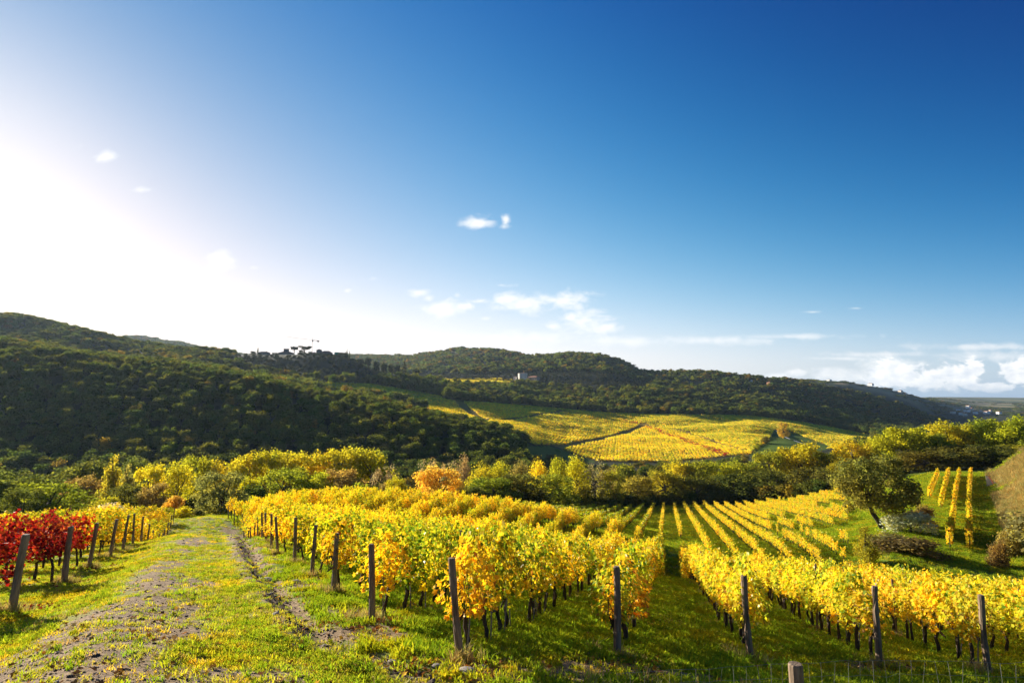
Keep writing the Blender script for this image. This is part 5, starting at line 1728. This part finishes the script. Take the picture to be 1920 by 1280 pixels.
link('peak', mb.mesh('peak', [M_STEEL]), cr)

# tower house on the plateau with its outbuildings
TWR = 1120
house('tower_house', 980, 15, TWR, 15.5, 1.2, 'tall pale stone tower house on the olive plateau', M_PLASTER, M_ROOF, 14, rot=0.2, windows=2, rows=3, cat='tower', chimney=True)
house('farm_wing', 1001, 24, TWR + 4, 6.5, 3.0, 'low stone wing beside the pale tower house', M_STONEW, M_ROOF, 10, windows=4)
house('small_house', 966, 5, TWR + 10, 7.0, 1.5, 'tiny white house left of the pale tower house', M_WHITE, M_ROOF, 5, windows=1)
house('small_house', 999, 4, TWR - 26, 3.6, 1.2, 'tiny white hut below the stone wing of the tower house', M_WHITE, M_ROOF, 4, windows=1)
# scattered houses on the slopes to the right
house('villa', 1445, 8, 1330, 7.0, 2.2, 'salmon-coloured villa on the wooded slope', M_PINK, M_ROOF, 9, windows=3, rows=2, lift=2.5)
house('villa', 1410, 4, 1340, 6.0, 1.8, 'small pale house left of the salmon villa', M_PLASTER, M_ROOF, 5, windows=1, rows=2, lift=3)
house('farmhouse', 1557, 9, 2480, 7, 3, 'pale farmhouse high on the far ridge', M_WHITE, M_STONEW, 12, windows=4, lift=1)
house('farmhouse', 1635, 9, 2280, 8, 2.5, 'long white farmhouse midway down the far ridge', M_WHITE, M_ROOF, 10, windows=5, lift=4)
house('farmhouse', 1690, 7, 2330, 9, 2.5, 'brownish farmhouse low on the far ridge', M_PLASTER, M_ROOF, 10, windows=3, lift=4)
house('farmhouse', 1699, 4, 2330, 6, 2.0, 'smaller barn beside the brownish farmhouse', M_PLASTER, M_ROOF, 8, windows=2, lift=4)
TG = 'white houses of the town on the plain'
town = [(1786, 7, 2080, 'pink-roofed house apart on the near side of the town', M_PLASTER), (1796, 5, 2120, 'small white house at the town edge', M_WHITE), (1803, 8, 2060, 'broad white house at the front of the town', M_WHITE),
        (1812, 8, 2090, 'long white house in the middle of the town', M_WHITE), (1815, 6, 2160, 'tallest white house, salmon roof, in the town', M_WHITE), (1821, 5, 2130, 'narrow pale house behind the long white one', M_PLASTER),
        (1828, 6, 2100, 'white house at the far side of the town', M_WHITE), (1849, 8, 2080, 'bright white house standing apart from the town', M_WHITE), (1856, 4, 2100, 'tiny house next to the bright white one', M_PLASTER),
        (1872, 7, 2090, 'bright white house with red roof farthest from the town', M_WHITE), (1838, 4, 2110, 'tiny pale house between the town and the bright white one', M_PLASTER), (1808, 5, 2030, 'low pale house below the broad white one', M_PLASTER)]
for i, (px, w, Y, lab, m_) in enumerate(town):
    Y += [0, 190, -90, 60, 330, 210, -20, 0, 150, 0, 260, -160][i]
    house('town_house', px, w, Y, 7.5 if 'tall' not in lab else 12, 2.6, lab, m_, M_ROOF, w * 1.6, windows=2, lift=4.5 + 4.5 * (i in (3, 4, 5)), group=TG, roof_kind='gable')

# ------------------------------------------------------------------ fence at the bottom edge
fl = []
FY = 6.35
A0 = hit_near(1490, 1420)
for px, py_top in [(1160, 1262), (1300, 1253), (1437, 1246), (1560, 1240), (1690, 1237), (1800, 1239), (1900, 1243), (2100, 1243)]:
    d = ray(px, py_top)
    Yp = FY
    fl.append((d[0] / d[1] * Yp, Yp, d[2] / d[1] * Yp))
fx = np.array([p[0] for p in fl])
ftop = np.array([p[2] for p in fl])
fen = bpy.data.objects.new('wire_fence', None)
COL.objects.link(fen)
fen.location = (fx[0], FY, float(terr(fx[0], FY)))
tag(fen, 'sagging wire mesh fence with one squat post along the bottom edge', 'fence')
org = Vector(fen.location)
mbw = MB()
r_w = 0.0015
xs = np.arange(fx[0], fx[-1], 0.135)
for k, xx in enumerate(xs):
    zt = float(np.interp(xx, fx, ftop))
    zb = float(terr(xx, FY))
    pts = [Vector((xx + R.normal(0, .012), FY + R.normal(0, .012), zt - (zt - zb) * s)) - org for s in np.linspace(0, 1, 6)]
    mbw.tube(pts, r_w, 4, 0, False)
for hgt in (0.0, 0.14, 0.30, 0.48, 0.66, 0.85, 1.05):
    pts = [Vector((xx, FY + R.normal(0, .006), float(np.interp(xx, fx, ftop)) - hgt + R.normal(0, .006))) - org for xx in xs]
    mbw.tube(pts, r_w, 4, 0, False)
link('wire_mesh', mbw.mesh('wire_mesh', [M_WIRE]), fen)
d = ray(1491, 1243)
ptop = d[2] / d[1] * (FY - 0.12)
pxx = d[0] / d[1] * (FY - 0.12)
zb = float(terr(pxx, FY))
mb = MB()
hgt = ptop - zb
mb.tube([(0, 0, -0.3), (0, 0, 0.2), (0.01, 0, hgt * 0.6), (0.0, 0, hgt - 0.015), (0, 0, hgt)], [0.075, 0.074, 0.072, 0.070, 0.062], 10, 0, True, 0.10)
fp = link('post', mb.mesh('post', [M_POST]), fen)
fp.location = Vector((pxx, FY - 0.12, zb)) - org

# ------------------------------------------------------------------ odd things: the board on the bank, stones
bx, by, bz = hit(1856, 912)
t = bpy.data.objects.new('leaning_board', None)
COL.objects.link(t)
t.location = (bx, by, bz)
t.rotation_euler = (0, 0, -0.6)
tag(t, 'cream board with rust-red edge leaning at the foot of the bank', 'board')
mb = MB()
mb.add([(-0.45, -0.05, -0.2), (0.75, -0.05, -0.2), (0.35, 0.45, 1.2), (-0.1, 0.6, 2.0), (-0.45, 0.6, 2.05), (-0.45, 0.05, -0.2), (0.75, 0.05, -0.2), (0.35, 0.55, 1.2), (-0.1, 0.70, 2.0), (-0.45, 0.70, 2.05)],
       [(0, 1, 2, 3, 4), (9, 8, 7, 6, 5), (0, 5, 6, 1), (1, 6, 7, 2), (2, 7, 8, 3), (3, 8, 9, 4), (4, 9, 5, 0)])
link('panel', mb.mesh('panel', [M_CREAM]), t)
mb = MB()
mb.tube([(-0.05, 0.52, 2.0), (0.38, 0.38, 1.2), (0.8, -0.1, 0.0)], [0.06, 0.08, 0.09], 5)
link('edge_strip', mb.mesh('edge_strip', [M_RUST]), t)
sx, sy, sz = hit(1862, 911)
mb = MB()
mb.box(-0.7, -0.04, 0.2, 0.7, 0.04, 0.42)
mb.box(0.2, -0.03, -0.3, 0.28, 0.03, 0.25)
o = link('white_plank', mb.mesh('white_plank', [M_WHITE]), None, 'white plank propped on the bank beside the cream board', 'plank', loc=(sx + 0.9, sy, sz + 0.1))
o.rotation_euler = (0, 0.5, -0.4)


def stone_mesh(seed, flat=0.55):
    import bmesh
    bm = bmesh.new()
    bmesh.ops.create_icosphere(bm, subdivisions=3, radius=0.5)
    for v in bm.verts:
        n = float(fbm(np.array(v.co.x * 2.3 + seed * 7), np.array(v.co.y * 2.3 + v.co.z * 1.7), seed))
        n2 = float(fbm(np.array(v.co.z * 5 + seed * 3), np.array(v.co.x * 5 - v.co.y * 4), seed + 5))
        v.co *= 0.62 + 0.65 * n + 0.2 * n2
        v.co.z *= flat
    me = bpy.data.meshes.new('stone')
    bm.to_mesh(me)
    bm.free()
    me.materials.append(M_STONE)
    return me


SM = [stone_mesh(k) for k in range(4)]
for i, (px, py, w, lab) in enumerate([(873, 1262, 34, 'pale flat stone at the bottom edge of the track'), (817, 1250, 14, 'small pale stone up from the flat one'), (745, 1093, 13, 'round stone on the ploughed edge of the track'),
                                      (499, 1090, 22, 'brown stone lying by the end posts on the track edge'), (554, 1092, 16, 'greyish stone behind the brown one by the track edge'), (1333, 1248, 16, 'white stone in the grass lane near the fence'),
                                      (908, 1253, 16, 'pale stone in the dug earth by the leaning post'), (735, 1243, 14, 'small stone in the grass below the leaning post')]):
    x, y, z = hit(px, py)
    o = link('field_stone', SM[i % 4], None, lab, 'stone', 'stones lying about the vineyard edge')
    s = w / F * y
    o.location = (x, y, z + 0.02)
    o.scale = (s * 1.2, s, s * R.uniform(0.7, 1.0))
    o.rotation_euler = (R.normal(0, .2), R.normal(0, .2), R.uniform(0, 6))

# white track beside the dark gully
pts = [hit(*q) for q in [(1455, 807), (1463, 815), (1478, 822), (1500, 830), (1527, 838)]]
vs, fs = [], []
for i, p in enumerate(pts):
    q = pts[min(i + 1, len(pts) - 1)]
    o_ = pts[max(i - 1, 0)]
    dx, dy = q[0] - o_[0], q[1] - o_[1]
    L_ = math.hypot(dx, dy)
    nx_, ny_ = -dy / L_ * 0.7, dx / L_ * 0.7
    for s_ in (-1, 1):
        X_, Yy = p[0] + s_ * nx_, p[1] + s_ * ny_
        vs.append((X_, Yy, float(terr(X_, Yy)) + 0.25))
for i in range(len(pts) - 1):
    fs.append((2 * i, 2 * i + 1, 2 * i + 3, 2 * i + 2))
me = bpy.data.meshes.new('track')
me.from_pydata(vs, [], fs)
me.materials.append(M_WHITE)
link('gravel_path', me, None, 'thin white gravel path beside the dark gully', 'path', kind='structure')
# ------------------------------------------------------------------ grass, clods and fallen leaves on the near slope
def tuft(n, hgt, spread, mat, c1, c2, bend=0.5, wid=0.006):
    V_, F_, C_ = [], [], []
    for i in range(n):
        an, rr_ = R.uniform(0, 6.28), spread * math.sqrt(R.uniform())
        x, y = rr_ * math.cos(an), rr_ * math.sin(an)
        h = hgt * R.uniform(0.5, 1.2)
        lx, ly = R.normal(0, bend) * h, R.normal(0, bend) * h
        a2 = R.uniform(0, 6.28)
        w = wid * R.uniform(0.7, 1.4)
        wx, wy = w * math.cos(a2), w * math.sin(a2)
        b = len(V_)
        V_ += [(x - wx, y - wy, -0.01), (x + wx, y + wy, -0.01), (x + lx * .4 + wx * .8, y + ly * .4 + wy * .8, h * .6), (x + lx * .4 - wx * .8, y + ly * .4 - wy * .8, h * .6),
               (x + lx, y + ly, h * (1 - 0.2 * bend))]
        F_ += [(b, b + 1, b + 2, b + 3), (b + 3, b + 2, b + 4, b + 4)]
        t = R.uniform()
        c = [c1[k] * (1 - t) + c2[k] * t for k in range(3)]
        C_ += [c] * 5
    F4 = np.array([f for f in F_ if f[2] != f[3]])
    F3 = np.array([f[:3] for f in F_ if f[2] == f[3]])
    return mesh_np('tuft', np.array(V_), [F4, F3], [mat], np.array(C_))


GA1, GB1 = (0.17, 0.28, 0.022), (0.38, 0.44, 0.036)
GY1 = (0.54, 0.48, 0.07)
GC = variants('grass_kinds', [tuft(26, 0.050, 0.13, M_GRASS, GB1, GY1, 0.6) for _ in range(3)] + [tuft(24, 0.085, 0.13, M_GRASS, GA1, GB1, 0.55, 0.008) for _ in range(3)]
              + [tuft(22, 0.15, 0.12, M_GRASS, GA1, GB1, 0.5, 0.009) for _ in range(2)] + [tuft(24, 0.24, 0.10, M_DRY, (0.40, 0.33, 0.13), (0.55, 0.46, 0.20), 0.4, 0.006)]
              + [tuft(16, 0.06, 0.12, M_DRY, (0.44, 0.34, 0.14), (0.56, 0.46, 0.20), 0.8, 0.007)])


def near_points(n, rmax=60.0, rmin=6.5, power=1.0):
    """Points spread over the visible near slope, denser close by."""
    az = R.uniform(rad(-46), rad(46), n)
    u = R.uniform(0, 1, n)
    r = rmin * (rmax / rmin) ** (u ** power)
    return r * np.sin(az), r * np.cos(az), r


x, y, r = near_points(250000, 120, 6.2, 0.92)
dd = dirt_at(x, y)
e = edge_dist(x, y)
pn = fbm(x / 0.9, y / 0.9, 111)
p_keep = np.clip(1.2 - dd * 1.85, 0.07, 1) * np.clip((pn - 0.22) * 3.2, 0.15, 1)
ok = R.uniform(0, 1, len(x)) < p_keep
x, y, r, e, dd, pn = x[ok], y[ok], r[ok], e[ok], dd[ok], pn[ok]
n = len(x)
u = R.uniform(0, 1, n)
lane = e > 0.4
vi = np.where(lane, np.where(u < 0.25, R.integers(0, 3, n), np.where(u < 0.82, R.integers(3, 6, n), R.integers(6, 8, n))), np.where(u < 0.8, R.integers(0, 3, n), R.integers(3, 6, n)))
vi = np.where(R.uniform(0, 1, n) < 0.05 + 0.18 * (fbm(x / 1.7, y / 1.7, 113) > 0.6), 9, vi)
sc = R.uniform(0.7, 1.3, n) * (1 + 1.1 * smooth(r, 14, 80)) * np.where(e < 0.4, 0.85, 1.0)
scatter('grass', np.stack([x, y, terr(x, y)], 1), R.uniform(0, 6.28, n), np.stack([sc, sc, sc * R.uniform(.75, 1.2, n)], 1), vi, GC, 'short yellow-green grass on the track and in the lanes', 'grass',
        R.normal(0, 0.08, (n, 2)))
# longer grass over the lower field, the strip and the bank
az_ = R.uniform(rad(-3), rad(49), 160000)
r = 62 * (185 / 62) ** R.uniform(0, 1, 160000)
x, y = r * np.sin(az_), r * np.cos(az_)
z = terr(x, y)
ok = (band(x, y) < 0.99) & ((y > 72) | (r > 75))
x, y, z, r = x[ok], y[ok], z[ok], r[ok]
n = len(x)
bk = ((x - 66) * 0.78 - (y - 79) * 0.62 > 0.3) & (fbm(x / 9, y / 9, 35) < 0.56)
s = R.uniform(1.6, 3.4, n) * (r / 110)
scatter('field_grass', np.stack([x, y, z], 1), R.uniform(0, 6.28, n), np.stack([s * 1.4, s * 1.4, s], 1), np.where(bk, np.where(R.uniform(0, 1, n) < .5, 9, 8), R.integers(0, 6, n)), GC,
        'rough green grass between the young vines of the lower field', 'grass')
# taller dry grass at the feet of the posts
pts = []
for px_, py_, ty, rr_, j in posts:
    if math.hypot(px_, py_) < 40:
        for q in range(14 if ty == 'end' else 5):
            pts.append((px_ + R.normal(0, 0.22), py_ + R.normal(0, 0.22)))
for q in range(150):
    t_ = R.uniform(1.0, 9.0)
    pts.append((t_, 8.3 + 0.05 * t_ + R.normal(0, 0.5)))
pts = np.array(pts)
n = len(pts)
s = R.uniform(0.5, 1.25, n)
scatter('dry_grass', np.stack([pts[:, 0], pts[:, 1], terr(pts[:, 0], pts[:, 1])], 1), R.uniform(0, 6.28, n), s, np.full(n, 8), GC, 'tall dry grass round the post feet', 'dry grass', R.normal(0, 0.1, (n, 2)))
# soil clods and pebbles on the bare earth


def clod(seed):
    me = stone_mesh(seed + 20, 0.7).copy()
    me.materials.clear()
    me.materials.append(M_CLOD)
    return me


def pebble(seed):
    return stone_mesh(seed + 40, 0.5)


CC = variants('clod_kinds', [clod(k) for k in range(3)] + [pebble(k) for k in range(2)])
x, y, r = near_points(60000, 48, 6.2, 1.0)
dd = dirt_at(x, y)
ok = R.uniform(0, 1, len(x)) < np.clip((dd - 0.30) * 1.6, 0, 1)
x, y, r = x[ok], y[ok], r[ok]
n = len(x)
e = edge_dist(x, y)
s = np.exp(R.normal(math.log(0.019), 0.5, n)).clip(0.008, 0.09) * (1 + 1.1 * np.exp(-(e / 0.8) ** 2)) * (1 + 0.5 * smooth(r, 12, 40))
scatter('soil_clods', np.stack([x, y, terr(x, y) + s * 0.08], 1), R.uniform(0, 6.28, n), np.stack([s, s * R.uniform(.6, 1, n), s * R.uniform(.5, .9, n)], 1),
        np.where(R.uniform(0, 1, n) < 0.25, R.integers(3, 5, n), R.integers(0, 3, n)), CC, 'broken clods and pebbles on the bare earth of the track', 'soil clods', R.normal(0, 0.3, (n, 2)))
print('clods', n)


def fallen(col):
    V_, F_, li = card_cloud(np.zeros((1, 3)), np.array([[0, 0, 1.0]]), 1.0, 1.0, 0.15, 'leaf')
    return mesh_np('leaf', V_, F_, [M_FALLEN], np.tile(np.array(col), (len(V_), 1)))


LC = variants('fallen_leaf_kinds', [fallen(c) for c in [(0.55, 0.36, 0.05), (0.50, 0.22, 0.04), (0.24, 0.12, 0.05), (0.42, 0.32, 0.16)]] + [fallen((0.32, 0.03, 0.03))])
x, y, r = near_points(42000, 45, 6.2, 1.0)
e = edge_dist(x, y)
under = np.zeros(len(x), bool)
redz = np.zeros(len(x), bool)
for rw in rows:
    sx_, sy_ = rw['s']
    dx_, dy_ = rw['d']
    t_ = (x - sx_) * dx_ + (y - sy_) * dy_
    q_ = np.abs((x - sx_) * dy_ - (y - sy_) * dx_)
    m_ = (t_ > -1.2) & (t_ < rw['n']) & (q_ < 0.9)
    under |= m_
    if rw['kind'] == 'L' and rw['k'] <= 3:
        redz |= m_ & (q_ < 1.5)
ok = R.uniform(0, 1, len(x)) < np.where(under, 0.75, 0.07)
x, y, redz = x[ok], y[ok], redz[ok]
n = len(x)
scatter('fallen_leaves', np.stack([x, y, terr(x, y) + 0.035], 1), R.uniform(0, 6.28, n), R.uniform(0.05, 0.10, n), np.where(redz, 4, R.choice([0, 1, 2, 2, 3], n)), LC,
        'fallen yellow and brown vine leaves lying in the grass', 'fallen leaves', R.normal(0, 0.35, (n, 2)))

# ------------------------------------------------------------------ the air of the valley
hz = bpy.data.meshes.new('haze')
hb_ = MB()
hb_.box(-33500, -33500, float(ZT.min()) - 30, 33500, 33500, float(ZT.max()) + 22)
hz = hb_.mesh('haze', [])
M_HAZE, ht, hout = new_mat('valley_haze')
pv = ht.n.new('ShaderNodeVolumePrincipled')
pv.inputs['Color'].default_value = (0.62, 0.80, 1.0, 1)
pv.inputs['Density'].default_value = 0.000036
pv.inputs['Anisotropy'].default_value = 0.35
ht.l.new(pv.outputs[0], hout.inputs['Volume'])
hz.materials.append(M_HAZE)
link('haze', hz, kind='stuff', label='thin bluish autumn haze lying in the valley air', cat='haze')
